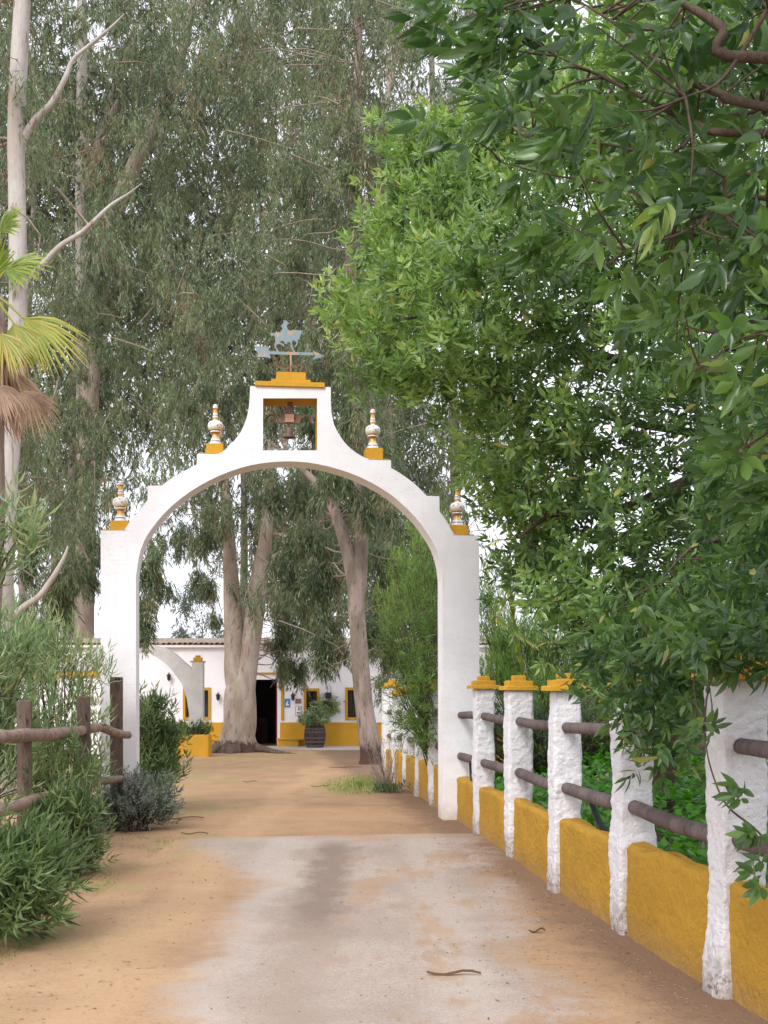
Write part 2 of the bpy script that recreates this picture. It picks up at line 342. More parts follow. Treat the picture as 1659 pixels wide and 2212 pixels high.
# ---- ground colours
def fence_dist(t, x, y):
    # metres to the left of the boundary wall
    line=math_(t,'SUBTRACT',2.39,math_(t,'MULTIPLY',y,.108)); return math_(t,'SUBTRACT',line,x)
def sand_nodes(t):
    p=pos(t); x,y,z=sepz(t,p)
    big=noi(t,p,.55,4,.6); mid=noi(t,p,2.6,6,.65); fine=noi(t,p,38,4,.7); grit=noi(t,p,150,2,.6)
    c=mix(t,sstep(t,big,.34,.68),(.455,.285,.160),(.375,.228,.128))
    c=mix(t,math_(t,'MULTIPLY',sstep(t,mid,.45,.75),.7),c,(.36,.22,.125))
    lt=noi(t,mapping(t,p,(1,1,1),(7,3,0)),1.3,5,.6); c=mix(t,math_(t,'MULTIPLY',sstep(t,lt,.50,.75),.5),c,(.54,.375,.22))
    c=mix(t,math_(t,'MULTIPLY',sstep(t,fine,.50,.68),.6),c,(.25,.155,.095))
    c=mix(t,math_(t,'MULTIPLY',sstep(t,grit,.60,.70),.6),c,(.62,.50,.37))
    streak=noi(t,mapping(t,p,(1.0,5.0,1),(2,2,0)),1.6,5,.7); c=mix(t,math_(t,'MULTIPLY',sstep(t,streak,.54,.70),.4),c,(.27,.165,.10)); dmp=noi(t,mapping(t,p,(.9,.45,1),(13,2,0)),1.1,6,.68); c=mix(t,math_(t,'MULTIPLY',sstep(t,dmp,.52,.66),.5),c,(.30,.185,.115))
    # wheel tracks: two long smoother bands of lighter, finer sand
    wob=math_(t,'MULTIPLY',math_(t,'SUBTRACT',noi(t,p,.35,2,.5),.5),.9)
    xx=math_(t,'ADD',x,wob)
    for cx_ in (-1.55,):
        tr=sstep(t,math_(t,'ABSOLUTE',math_(t,'SUBTRACT',xx,cx_)),.34,.10); c=mix(t,math_(t,'MULTIPLY',tr,.4),c,(.53,.355,.20))
    # thin moss and weeds on the left verge
    gm=noi(t,mapping(t,p,(1,1,1),(31,5,0)),.9,5,.7); vl=sstep(t,x,-1.6,-2.2)
    c=mix(t,math_(t,'MULTIPLY',math_(t,'MULTIPLY',sstep(t,gm,.50,.62),vl),.55),c,(.30,.30,.11))
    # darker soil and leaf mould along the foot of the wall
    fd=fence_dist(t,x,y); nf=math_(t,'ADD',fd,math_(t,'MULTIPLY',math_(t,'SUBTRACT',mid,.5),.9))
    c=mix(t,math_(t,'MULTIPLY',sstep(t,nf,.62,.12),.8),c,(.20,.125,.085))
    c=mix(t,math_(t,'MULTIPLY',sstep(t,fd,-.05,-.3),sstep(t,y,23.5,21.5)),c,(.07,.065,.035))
    # green turf beside the far fence
    dx=math_(t,'DIVIDE',math_(t,'ADD',x,.55),.95); dy=math_(t,'DIVIDE',math_(t,'SUBTRACT',y,21.5),3.4)
    rr=math_(t,'SQRT',math_(t,'ADD',math_(t,'MULTIPLY',dx,dx),math_(t,'MULTIPLY',dy,dy)))
    rr=math_(t,'ADD',rr,math_(t,'MULTIPLY',math_(t,'SUBTRACT',mid,.5),1.2))
    c=mix(t,math_(t,'MULTIPLY',sstep(t,rr,1.05,.25),.5),c,(.24,.27,.08))
    return p,x,y,z,c,mid,fine,grit
def ground_mat():
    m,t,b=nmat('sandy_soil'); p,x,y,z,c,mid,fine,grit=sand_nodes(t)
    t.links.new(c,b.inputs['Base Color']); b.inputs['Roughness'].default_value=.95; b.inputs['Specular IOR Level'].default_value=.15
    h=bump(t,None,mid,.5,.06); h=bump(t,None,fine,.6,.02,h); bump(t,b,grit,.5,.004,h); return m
M_GROUND = ground_mat()
def road_mat():
    m,t,b=nmat('worn_road_surface'); p,x,y,z,c,mid,fine,grit=sand_nodes(t)
    g1=noi(t,p,.8,5,.6); sp=noi(t,p,120,3,.7)
    rc=mix(t,sstep(t,g1,.35,.65),(.475,.405,.355),(.36,.30,.262)); sp2=noi(t,p,55,3,.75); rc=mix(t,math_(t,'MULTIPLY',sstep(t,sp2,.52,.68),.55),rc,(.24,.19,.165)); rc=mix(t,math_(t,'MULTIPLY',sstep(t,sp,.50,.66),.6),rc,(.25,.21,.19)); rc=mix(t,math_(t,'MULTIPLY',sstep(t,sp,.44,.34),.6),rc,(.64,.59,.54))
    for tx in (-1.0,.42):
        tb=sstep(t,math_(t,'ABSOLUTE',math_(t,'ADD',math_(t,'SUBTRACT',x,tx),math_(t,'MULTIPLY',math_(t,'SUBTRACT',g1,.5),.5))),.30,.08); rc=mix(t,math_(t,'MULTIPLY',tb,.45),rc,(.54,.48,.43))
    # brownish oil and water stain down the middle
    st=noi(t,mapping(t,p,(2.6,1.6,1)),1.4,7,.75)
    mx=math_(t,'ABSOLUTE',math_(t,'ADD',math_(t,'ADD',x,.47),math_(t,'MULTIPLY',math_(t,'SUBTRACT',st,.5),.55)))
    ms=math_(t,'MULTIPLY',math_(t,'MULTIPLY',sstep(t,mx,.30,.04),sstep(t,y,6.6,8.8)),sstep(t,y,12.8,12.0)); rc=mix(t,math_(t,'MULTIPLY',ms,.85),rc,(.20,.155,.135))
    ms2=math_(t,'MULTIPLY',sstep(t,mx,.3,.05),sstep(t,y,8.6,7.0)); rc=mix(t,math_(t,'MULTIPLY',ms2,.45),rc,(.30,.235,.19))
    # loose sand lying over the edges and in patches
    wav=math_(t,'ADD',math_(t,'MULTIPLY',math_(t,'SUBTRACT',mid,.5),.9),math_(t,'MULTIPLY',math_(t,'SUBTRACT',g1,.5),1.1))
    yl=sstep(t,y,9.4,12.6,-1.05,-1.95)
    left=sstep(t,math_(t,'ADD',math_(t,'SUBTRACT',x,yl),math_(t,'MULTIPLY',wav,.7)),.34,-.22)
    right=sstep(t,math_(t,'ADD',x,wav),.62,1.15)
    pa=noi(t,mapping(t,p,(1.5,.5,1),(3,9,0)),1.25,7,.68); patch=math_(t,'MULTIPLY',sstep(t,pa,.47,.60),.68)
    patch=math_(t,'MULTIPLY',patch,sstep(t,x,-.55,-.15,.35,1))
    film=math_(t,'MULTIPLY',sstep(t,fine,.3,.7),.38)
    f=math_(t,'MAXIMUM',math_(t,'MAXIMUM',left,right),math_(t,'MAXIMUM',patch,film))
    far=sstep(t,math_(t,'ADD',y,math_(t,'MULTIPLY',wav,.25)),12.55,12.9); f=math_(t,'MAXIMUM',f,math_(t,'MULTIPLY',far,.6))
    col=mix(t,f,rc,c); t.links.new(col,b.inputs['Base Color']); b.inputs['Roughness'].default_value=.9; b.inputs['Specular IOR Level'].default_value=.2
    h=bump(t,None,mid,.25,.03); h=bump(t,None,fine,.35,.012,h); bump(t,b,sp,.5,.004,h); return m
M_ROAD = road_mat()

# ------------------------------------------------------------------ the ground
def sheet(name, xs, ys, zf, mat, **k):
    X,Y=np.meshgrid(xs,ys); Z=np.vectorize(zf)(X,Y); n,m_=X.shape
    i,j=np.meshgrid(np.arange(n-1),np.arange(m_-1),indexing='ij')
    Q=np.stack([i*m_+j,i*m_+j+1,(i+1)*m_+j+1,(i+1)*m_+j],-1).reshape(-1,4)
    g=Geo(); g.add(np.stack([X,Y,Z],-1).reshape(-1,3),Q); return put(name,g.mesh(name,smooth=True),mat,**k)
def relief(x,y):
    a=.012*noise.noise(Vector((x*1.4,y*1.4,0)))+.006*noise.noise(Vector((x*4.5,y*4.5,3)))
    side=max(0,min(1,(abs(x+.1)-1.2)/.8)); far=1 if y<60 else 0
    return (a*(.35+side) + .03*side*noise.noise(Vector((x*.8,y*.5,7))))*far
xs=np.concatenate([[-900,-300,-100,-50,-25,-14],np.arange(-9,6.01,.12),[9,14,25,50,100,300,900]])
ys=np.concatenate([[-300,-60,-20,-6,0],np.arange(3,26,.12),np.arange(26,47,.5),[55,70,100,160,300,600,1500]])
sheet('ground',xs,ys,lambda x,y: ground_z(y)+relief(x,y)-.02*(1 if (-2.2<x<1.3 and y<12.9) else 0),M_GROUND,kind='structure')
def road_edge(y): return 12.86
rx=np.arange(-2.3,1.45,.1); ry=np.concatenate([[-20,-6,0],np.arange(3,12.81,.1),[12.86]])
def roadz(x,y):
    return .014+.005*noise.noise(Vector((x*1.4,y*1.4,0)))-.03*max(0,(abs(x+.42)-1.45)/.45)
rd=sheet('road',rx,ry,roadz,M_ROAD,kind='structure')
for v in rd.data.vertices:      # the cast far edge runs slightly askew
    if v.co.y>12: v.co.y += .13*(v.co.x+2.0)*(v.co.y-12)/.86-.06*(v.co.y-12)/.86

# ------------------------------------------------------------------ the main arch
A_ANG=R(6.0); AR=np.array([.719,14.60]); AD=np.array([math.cos(A_ANG),math.sin(A_ANG)])
def arch_uz(x,y):
    """column and row on the front plane of the arch -> metres along it (0 at the inner corner of the right pillar), height"""
    k=(x-CX)/FOC; u=(k*AR[1]-AR[0])/(AD[0]-k*AD[1]); Y=AR[1]+u*AD[1]; return (u, EYE+(HY-y)/FOC*Y)
extL=[(217,1145.7),(266.7,1145.7),(274,1136),(281,1125),(290,1115),(299,1105),(309,1093),(318,1080),(318.7,1049),(348.6,1048.7),(360,1040),(372,1031.7),(385,1024),(398,1017),(411,1010),(424.6,1003),(425,980.5),(470,980),(478.5,977),(486,971),(494.6,962.5),(505,952),(514.7,940.5),(521.5,929),(526.8,918),(531.5,905),(535,892),(537.5,877),(538.9,860),(539.7,834)]
extR=[(714,836),(714,864),(714.8,884),(717,900),(720,914),(726,928),(733,940),(741,952),(750,962.6),(760,971.5),(770,978.7),(779,984),(788,988.8),(798,991.5),(844,993.6),(844.7,1010.9),(858,1018.5),(870.8,1027),(883,1035.5),(894.9,1045),(908,1057),(921,1071),(948.5,1072),(949,1105),(958,1116),(965,1127.5),(970,1136),(975,1145.6),(981,1154.5),(1035.6,1156.5)]
inL=[(293,1248),(295.5,1228),(299.5,1203),(303.8,1187),(310.5,1169),(318.5,1155),(328,1141),(341.5,1123.5),(357,1106),(371.5,1092),(386.6,1079.5),(408,1063.5),(430,1049.5),(452,1037.5),(474,1027),(496,1018.4),(518,1011),(540,1005.2),(562,1001),(591,997.8),(620,996.6),(643,997.2)]
inR=[(665,999),(687,1002.6),(709,1007.6),(731,1013.6),(752.6,1020.6),(775,1029.5),(796.5,1039.8),(818.5,1052),(840,1065.6),(855,1077.5),(869.6,1090.2),(884.5,1104.3),(898.8,1119.6),(911,1135),(922,1151.2),(932,1166),(939.7,1181),(945,1194),(949,1207),(953,1227.6),(955.6,1250)]
L0=arch_uz(217,1400)[0]; R1=arch_uz(1035,1400)[0]; LI=arch_uz(294,1500)[0]
outer=[(L0,-.25)]+[arch_uz(*p) for p in extL]+[arch_uz(*p) for p in extR]+[(R1,-.25),(0.0,-.25)]+[arch_uz(*p) for p in inR[::-1]]+[arch_uz(*p) for p in inL[::-1]]+[(LI,-.25)]
outer[1]=(L0,outer[1][1]); outer[len(extL)+len(extR)]=(R1,outer[len(extL)+len(extR)][1])
hole=[arch_uz(567.7,972.8),arch_uz(684.5,972.8),arch_uz(684.5,860.4),arch_uz(567.7,860.4)]
ATH=.40
arch=empty('white_archway',(AR[0],AR[1],0),A_ANG,label='tall white plastered archway over the drive with ochre cap and bell opening',cat='archway')
n_ext=len(extL)+len(extR)
g=Geo(); extrude(g,outer,[hole],ATH,0,side_mats=lambda i,a,b: 1 if 1<=i<n_ext else 0,hole_mat=1)
put('arch_wall',g.mesh('arch_wall'),[M_WHITE,M_TRIM],arch)
def arch_block(name,x0,x1,yt,yb,dep,mat,parent=arch,label=None,bev=.006):
    u0,z1=arch_uz(x0,yt); u1,_=arch_uz(x1,yt); z0=arch_uz((x0+x1)/2,yb)[1]; z1=arch_uz((x0+x1)/2,yt)[1]
    me=boxmesh(name,u0,u1,ATH/2-dep/2,ATH/2+dep/2,z0,z1,bevel=bev); return put(name,me,mat,parent),((u0+u1)/2,z0,z1)
arch_block('cap_slab',550,701,825.5,836.5,.46,M_CAP)
arch_block('cap_step',585,671,817.5,825.3,.34,M_CAP)
_,(vu,vz0,vz1)=arch_block('cap_block',596.5,661,800.5,817.3,.28,M_CAP)
# ceramic finials
prof=[(0,0),(.076,0),(.075,.012),(.070,.03),(.060,.055),(.046,.085),(.036,.11),(.033,.135),(.036,.145),(.062,.150),(.066,.158),(.064,.166),(.050,.170),(.052,.176),(.080,.19),(.091,.215),(.092,.24),(.084,.268),(.060,.287),(.034,.296),(.025,.306),(.027,.318),(.032,.33),(.033,.352),(.030,.366),(.026,.40),(.022,.43),(.030,.44),(.031,.462),(.026,.482),(.014,.492),(0,.495)]
fin_g=Geo(); lathe(fin_g,prof,sides=22); fin_me=fin_g.mesh('finial',smooth=True); fin_me.materials.append(M_CERAM)
FG='painted ceramic finials on the archway steps'
fins=[((463.5,980.5),(444,482),(954.5,979.5),'painted ceramic finial on the upper left step of the white archway'),
      ((808,993.5),(790,829),(964,992.6),'painted ceramic finial on the upper right step of the white archway'),
      ((255.5,1145.7),(235,277),(1122.5,1145),'painted ceramic finial on top of the left pillar of the archway'),
      ((993,1156),(973,1012),(1132,1155.5),'painted ceramic finial on top of the right pillar of the archway')]
def aw(u,yy,z):
    """archway's own coordinates -> world"""
    return Vector((AR[0]+u*AD[0]-yy*AD[1], AR[1]+u*AD[1]+yy*AD[0], z))
for (c,xr,yr,lab) in fins:
    arch_block('finial_pedestal',xr[0],xr[1],yr[0],yr[1]+1.2,.24,M_CAP,bev=.008)
    arch_block('coping',xr[0]-(14 if c[0]<600 else -4),xr[1]+(-4 if c[0]<600 else 12),yr[1]-1.6,yr[1]+2,.40,M_CAP,bev=.004)
    u,zb=arch_uz(c[0],yr[0]); r=empty('ceramic_finial',aw(u,ATH/2,zb),A_ANG,label=lab,cat='finial',group=FG)
    put('finial_body',fin_me,None,r)
# bell and its yoke
bu=arch_uz(626,900)[0]; zt=arch_uz(626,860)[1]
bell=empty('church_bell',aw(bu,ATH/2,zt),A_ANG,label='small rusty bell hanging from a bracket in the square archway opening',cat='bell')
k=.10966/178.3     # metres per unit of the enlarged survey
def bk(x): return (x-725)*k
def bz(y): return -(y-380)*k
g=Geo(); box(g,bk(635),bk(810),-.05,.05,bz(790),bz(635)); put('yoke_block',g.mesh('yoke_block'),M_RUSTL,bell)
arm=[]
def arc(cx,cy,rx,ry,a0,a1,n=12): return [(bk(cx+rx*math.cos(R(a0+(a1-a0)*i/n))),bz(cy-ry*math.sin(R(a0+(a1-a0)*i/n)))) for i in range(n+1)]
out=[(bk(220),bz(790)),(bk(225),bz(745))]+arc(395,790,165,165,165,35)+[(bk(600),bz(665)),(bk(850),bz(655)),(bk(940),bz(665))]+arc(1045,790,155,165,140,20)+[(bk(1230),bz(780)),(bk(1170),bz(795))]+arc(1045,800,120,145,10,175)+[(bk(910),bz(800)),(bk(540),bz(800))]+arc(395,800,122,145,5,172)
g=Geo(); extrude(g,out[::-1],(),.03,y0=-.015); put('yoke_arms',g.mesh('yoke_arms'),M_RUST,bell)
g=Geo(); extrude(g,[(bk(620),bz(640)),(bk(830),bz(640)),(bk(820),bz(560)),(bk(790),bz(500)),(bk(775),bz(380)),(bk(690),bz(380)),(bk(670),bz(500)),(bk(625),bz(570))],(),.03,y0=-.015); put('hanger_plate',g.mesh('hanger_plate'),M_BRONZE,bell)
g=Geo(); lathe(g,[(0,.13),(.022,.13),(.036,.122),(.044,.10),(.047,.06),(.056,.03),(.070,.012),(.078,0),(.070,.0),(.05,.03),(.04,.09),(0,.11)],(bk(715),0,bz(1085)),24)
tube(g,[(bk(715),0,bz(870)),(bk(715),0,bz(795))],[.008,.008],6,1); put('bell_body',g.mesh('bell_body',smooth=True),M_BRONZE,bell)
# weathervane
vk=.1166/178.0
vane=empty('weathervane',aw(vu,ATH/2,vz1),A_ANG,label='horse and rider weathervane with arrow on the ochre cap of the archway',cat='weathervane')
def vx(x): return (x-825)*vk
def vy(y): return (1145-y)*vk
def vpoly(name,pts,mat=M_VANE,t=.012,par=vane,holes=()):
    g=Geo(); pp=[(vx(x),vy(y)) for x,y in pts]; extrude(g,pp,[[(vx(x),vy(y)) for x,y in h] for h in holes],t,y0=-t/2); return put(name,g.mesh(name),mat,par)
vpoly('horse_and_rider',[(440,400),(480,370),(520,385),(560,365),(630,360),(660,320),(670,280),(640,240),(680,190),(700,150),(725,138),(750,150),(775,185),(820,195),(760,210),(750,250),(775,310),(820,330),(870,315),(950,315),(1020,320),(1050,350),(1025,360),(1000,420),(970,490),(935,495),(905,470),(960,520),(945,580),(915,625),(890,615),(925,570),(925,530),(860,500),(845,530),(850,600),(880,680),(912,730),(870,730),(845,660),(820,590),(815,540),(760,540),(755,580),(715,570),(700,530),(640,520),(612,550),(690,580),(710,625),(690,625),(650,590),(590,580),(550,600),(560,650),(612,728),(570,728),(530,640),(515,595),(540,540),(530,450),(510,420),(470,440)])
vpoly('arrow_shaft',[(430,722),(1245,722),(1245,775),(430,775)],t=.016)
vpoly('arrow_head',[(1225,680),(1450,780),(1225,858),(1275,780)],t=.013)
vpoly('arrow_tail',[(165,630),(430,640),(410,690),(430,720),(430,775),(455,830),(440,850),(360,830),(190,835),(225,770),(190,700)],t=.013)
g=Geo(); tube(g,[(0,0,-.02),(0,0,vy(775))],[.012,.010],8,1); put('mast',g.mesh('mast',smooth=True),M_RUSTL,vane)
zc=vy(1000); ca=R(38)
g=Geo()
for a in (ca,ca+R(90)): tube(g,[(-.19*math.cos(a),-.19*math.sin(a),zc),(.19*math.cos(a),.19*math.sin(a),zc)],[.006,.006],6,1)
put('cross_arms',g.mesh('cross_arms'),M_RUST,vane)
for ch,a in (('N',ca),('O',ca+R(90)),('S',ca+R(180)),('E',ca+R(270))):
    cu=bpy.data.curves.new('letter','FONT'); cu.body=ch; cu.size=.125; cu.extrude=.005; cu.align_x='CENTER'; cu.align_y='CENTER'
    tmp=bpy.data.objects.new('tmp',cu); COL.objects.link(tmp); dg=bpy.context.evaluated_depsgraph_get(); me=bpy.data.meshes.new_from_object(tmp.evaluated_get(dg)); bpy.data.objects.remove(tmp)
    o=put('compass_letter',me,M_RUST,vane); o.location=(.215*math.cos(a),.215*math.sin(a),zc); o.rotation_euler=(R(90),0,a)

# ------------------------------------------------------------------ boundary fence with white posts, ochre wall and rails
def cap_geo(c,rz,z,s=1.0,hs=1.0):
    g=Geo()
    roughbox(g,c,.160*s,.155*s,z,z+.040*hs,rz,.005,9,.03,.010)
    roughbox(g,c,.118*s,.115*s,z+.038*hs,z+.090*hs,rz,.005,9,.03,.010)
    roughbox(g,c,.062*s,.062*s,z+.088*hs,z+.140*hs,rz,.004,9,.03,.010)
    return g
def fence_run(root, posts, walls, rails_upper=1.30, rails_lower=.82):
    """posts: (x of the road face, y of the near face, height, size, cap scale); walls: pairs of post indexes"""
    loc=Vector(root.location)
    for (x,y,h,sz,cs) in posts:
        gz=ground_z(y); c=(x+sz/2,y+sz/2); g=Geo()
        roughbox(g,c,sz/2,sz/2,gz-.2,gz+h,R(6),.010,7,.013 if y<14 else .03,.026,taper=.02,lean=.030,fine=.006)
        p=put('post',g.mesh('post',origin=loc,smooth=True),M_ROUGH,root)
        put('cap',cap_geo(c,R(6),gz+h-.004,cs,1.0).mesh('cap',origin=loc,smooth=False),M_CAP,p)
def wall_panel(root,a,b,h,th=.15,off=.055):
    """low wall from point a to b (road face), set back from the posts"""
    a=np.array(a);b=np.array(b);d=(b-a);L=np.linalg.norm(d);d/=L;nn=np.array([-d[1],d[0]])
    if nn[0]<0: nn=-nn
    c=(a+b)/2+nn*(off+th/2); gz=ground_z(c[1]); ang=math.atan2(d[1],d[0])
    g=Geo(); roughbox(g,(c[0],c[1]),L/2,th/2,gz-.2,gz+h,ang,.007,6,.02 if c[1]<14 else .05,.03,topamp=.05,fine=.0035)
    put('wall_panel',g.mesh('wall_panel',origin=root.location,smooth=True),M_OCHRE,root)
def rail(root,pts,r,mat=M_RAIL,ends=True):
    g=Geo(); tube(g,pts,[r*(1.04 if k%2 else .97) for k in range(len(pts))],14,5,rough=.05,fq=4)
    o=put('rail',g.mesh('rail',origin=root.location,smooth=True),mat,root); return o
fence=empty('boundary_fence',(1.6,9.5,0),label='low ochre wall with white capped posts and round rails on this side of the archway',cat='fence')
PX=[(2.06,2.95,1.60,.235,1.0),(1.90,4.55,1.60,.235,1.0),(1.715,6.17,1.65,.26,1.15),(1.515,7.82,1.60,.25,1.05),(1.31,9.39,1.585,.235,1.0),(1.162,11.34,1.587,.235,1.0),(.979,13.12,1.60,.225,1.0)]
fence_run(fence,PX,None)
ex=PX+[(.80,14.62,0,.2,0)]
for i in range(len(PX)):
    a=ex[i]; b=ex[i+1]; hh=[.60,.60,.60,.585,.56,.53,.515][i]
    wall_panel(fence,(a[0],a[1]+.02),(b[0]+(.03 if i==6 else 0),b[1]+(.0 if i==6 else .04)),hh,off=.055)
for i in range(len(PX)):
    a=ex[i]; b=ex[i+1]
    for z,r in ((1.31-.004*i,.043),(.835-.008*i,.048)):
        zz=[z+random.uniform(-.012,.012) for _ in range(3)]
        xa=a[0]+.112; xb=b[0]+.112+(.02 if i==6 else 0)
        rail(fence,[(xa,a[1]+.08,zz[0]),((xa+xb)/2+random.uniform(-.01,.01),(a[1]+b[1])/2,zz[1]+random.uniform(-.01,.01)),(xb,b[1]+(.05 if i<6 else .02),zz[2])],r)
# whitewashed collars where the rails meet the posts
# irrigation hose looped over the lower rails
def hose(pts,lab):
    g=Geo(); 
    for dx in (0,.022,.05): tube(g,[(p[0]+dx*(.4+.6*i/len(pts)),p[1]-dx*i*.3,p[2]) for i,p in enumerate(pts)],[.008]*len(pts),6,4)
    o=put('hose',g.mesh('hose',origin=pts[0],smooth=True),M_HOSE,label=lab,cat='hose',group='black hoses hanging on the rails'); o.location=pts[0]
hose([(1.52,9.05,.86),(1.54,9.0,.74),(1.58,8.9,.60),(1.66,8.75,.45),(1.75,8.6,.28)],'black hose bundle hanging from the lower rail below the third post from the archway')
hose([(1.00,14.1,.80),(1.0,14.05,.68),(1.01,14.0,.5)],'short black hose hanging from the lower rail next to the right archway pillar')

far=empty('far_boundary_fence',(.3,20,ground_z(20)),label='farther stretch of the white and ochre fence, beyond the archway below the feathery shrub',cat='fence')
FX=[(.635,16.75,1.62,.24,1.0),(.48,18.55,1.62,.24,1.0),(.315,20.35,1.62,.24,1.0),(.15,22.1,1.62,.24,1.0)]
fence_run(far,FX,None)
ex2=[(.735,15.05,0,0,0)]+FX+[(-.02,23.95,0,0,0)]
for i in range(5): wall_panel(far,(ex2[i][0],ex2[i][1]+.03),(ex2[i+1][0],ex2[i+1][1]+.03),.56,off=.05)
for i in range(5):
    a,b=ex2[i],ex2[i+1]
    for z in (1.30,.83):
        rail(far,[(a[0]+.11,a[1]+.1,z+ground_z(a[1])),(b[0]+.11,b[1]+.1,z+ground_z(b[1]))],.045)
g=Geo(); gz=ground_z(24); roughbox(g,(.17,24.1),.20,.20,gz-.2,1.615,R(6),.008,5,.04,.025); o=put('pier',g.mesh('pier',origin=far.location,smooth=True),M_ROUGH,far)
put('cap',cap_geo((.17,24.1),R(6),1.612,1.35,1.1).mesh('cap',origin=far.location),M_CAP,o)
g=Geo(); roughbox(g,(2.2,24.3),1.8,.09,gz-.2,gz+.62,0,.006,5,.08,.03); put('wall_panel',g.mesh('wall_panel',origin=far.location,smooth=True),M_OCHRE,far)

# ------------------------------------------------------------------ rustic fence on the left
rus=empty('rustic_fence',(-2.95,11.8,0),label='rustic fence of dark square posts and peeled round rails in the oleanders',cat='fence')
def wpost(x,y,h,w_,lean=0.0,name='post'):
    g=Geo(); roughbox(g,(0,0),w_/2,w_/2,-.15,h,R(12),.004,6,.03,.012)
    o=put(name,g.mesh('post'),M_OLDWOOD,rus); o.location=(x+2.95,y-11.8,0); o.rotation_euler=(0,lean,0)
wpost(-3.055,13.75,1.73,.145); wpost(-3.03,12.25,1.52,.13,R(-1)); wpost(-3.06,10.25,1.50,.12); wpost(-3.08,8.2,1.5,.13); wpost(-2.98,6.3,1.5,.13)
def pole(pts,rad):
    g=Geo(); tube(g,pts,rad,12,6,rough=.22,fq=5); put('rail',g.mesh('rail',origin=rus.location,smooth=True),M_POLE,rus)
A=lambda x,y,Y:tuple(at(x,y,Y))
pole([A(278,1588,13.62),A(262,1586,13.5),A(240,1580,13.3),A(222,1573,13.1),A(205,1572,12.9)],[.042,.048,.05,.046,.040])
pole([A(212,1571,12.75),A(190,1575,12.4),A(165,1580,12.0),A(135,1582,11.6),A(110,1586,11.0)],[.046,.052,.05,.054,.05])
pole([A(118,1586,11.1),A(95,1588,10.6),A(60,1588,10.2),A(20,1590,9.9),A(-30,1592,9.6),A(-120,1596,9.0),A(-300,1606,8.0)],[.052,.058,.060,.056,.058,.055,.05])
pole([A(262,1681,13.6),A(245,1684,13.4),A(225,1687,13.2),A(205,1690,12.9),A(170,1700,12.2)],[.036,.044,.046,.042,.04])
pole([A(122,1719,10.8),A(100,1724,10.5),A(70,1731,10.1),A(40,1740,9.8),A(0,1750,9.5),A(-60,1765,9.0),A(-200,1800,8.0)],[.05,.056,.060,.054,.06,.055,.05])

# ------------------------------------------------------------------ farmhouse
HYd=43.0; HG=-.53; FS=HYd/FOC
def hx(x): return (x-CX)*FS
def hz(y): return EYE+(HY-y)*FS
house=empty('farmhouse',(hx(560),HYd,HG),label='low white farmhouse with ochre dado and clay tiled eaves at the end of the drive',cat='building')
HO=Vector(house.location)
def hpart(name,g,mat,parent=None,smooth=False,**k):
    o=put(name,g.mesh(name,origin=HO,smooth=smooth),mat,parent or house,**k); return o
X0,X1=hx(120),hx(1250); ztop=hz(1398)
dl,dr,dtop=hx(504.5),hx(598.5),hz(1468)
wins=[(hx(661),hx(684),hz(1550),hz(1493)),(hx(750.5),hx(774),hz(1550),hz(1491)),(hx(400),hx(449.5),hz(1550),hz(1491)),(hx(840),hx(863),hz(1550),hz(1491))]
g=Geo(); extrude(g,[(X0,HG-.3),(dl,HG-.3),(dl,dtop),(dr,dtop),(dr,HG-.3),(X1,HG-.3),(X1,ztop),(X0,ztop)],[[(a,c),(b,c),(b,dd),(a,dd)] for a,b,c,dd in wins],.5,0,y0=HYd,hole_mat=1)
hpart('wall',g,[M_HWHITE,M_TRIM])
g=Geo()      # side and back walls, ceiling and floor of the rooms
box(g,X0,X0+.4,HYd+.503,HYd+9,HG-.3,ztop); box(g,X1-.4,X1,HYd+.503,HYd+9,HG-.3,ztop); box(g,X0+.403,X1-.403,HYd+8.6,HYd+9,HG-.3,ztop); hpart('outer_wall',g,M_HWHITE)
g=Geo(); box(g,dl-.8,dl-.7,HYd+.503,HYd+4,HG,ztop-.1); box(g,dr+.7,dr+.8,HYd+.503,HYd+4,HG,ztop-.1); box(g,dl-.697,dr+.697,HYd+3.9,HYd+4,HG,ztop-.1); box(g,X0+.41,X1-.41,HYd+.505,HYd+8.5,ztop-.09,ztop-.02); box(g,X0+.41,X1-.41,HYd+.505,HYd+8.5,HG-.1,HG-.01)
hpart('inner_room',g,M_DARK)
# dado, benches
dz=hz(1560.5)
g=Geo(); 
for a,b in ((X0,dl-.003-.16),(dr+.10,X1)): box(g,a,b,HYd-.03,HYd-.002,HG-.2,dz)
hpart('dado',g,M_HOCHRE)
for a,b,zt_ in ((hx(602),hx(646),hz(1595.5)),(hx(452),hx(489),hz(1597))):
    g=Geo(); box(g,a,b,HYd-.42,HYd-.033,HG-.1,zt_-.03); o=hpart('bench',g,M_HOCHRE)
    g=Geo(); box(g,a-.04,b+.16,HYd-.46,HYd-.033,zt_-.027,zt_+.02); hpart('bench_top',g,M_TRIM,o).parent=o
# door surround, red leaves, step
g=Geo()
for a,b,c,dd in ((hx(606.8),hx(613.2),hz(1556),hz(1457)),(hx(489.5),hx(495.5),hz(1556),hz(1457)),(hx(489.5),hx(613.2),hz(1457)+.002,hz(1452.5))): box(g,a,b,HYd-.035,HYd-.002,c,dd)
hpart('door_surround',g,M_TRIM)
for s,x in ((1,dr-.05),(-1,dl+.012)):
    g=Geo(); box(g,x,x+.038,HYd+.06,HYd+.78,HG,dtop-.04); hpart('door_leaf',g,M_RED)
g=Geo(); box(g,dl+.15,dl+.9,HYd+3.2,HYd+3.8,HG,HG+1.0); hpart('counter',g,M_BARREL)
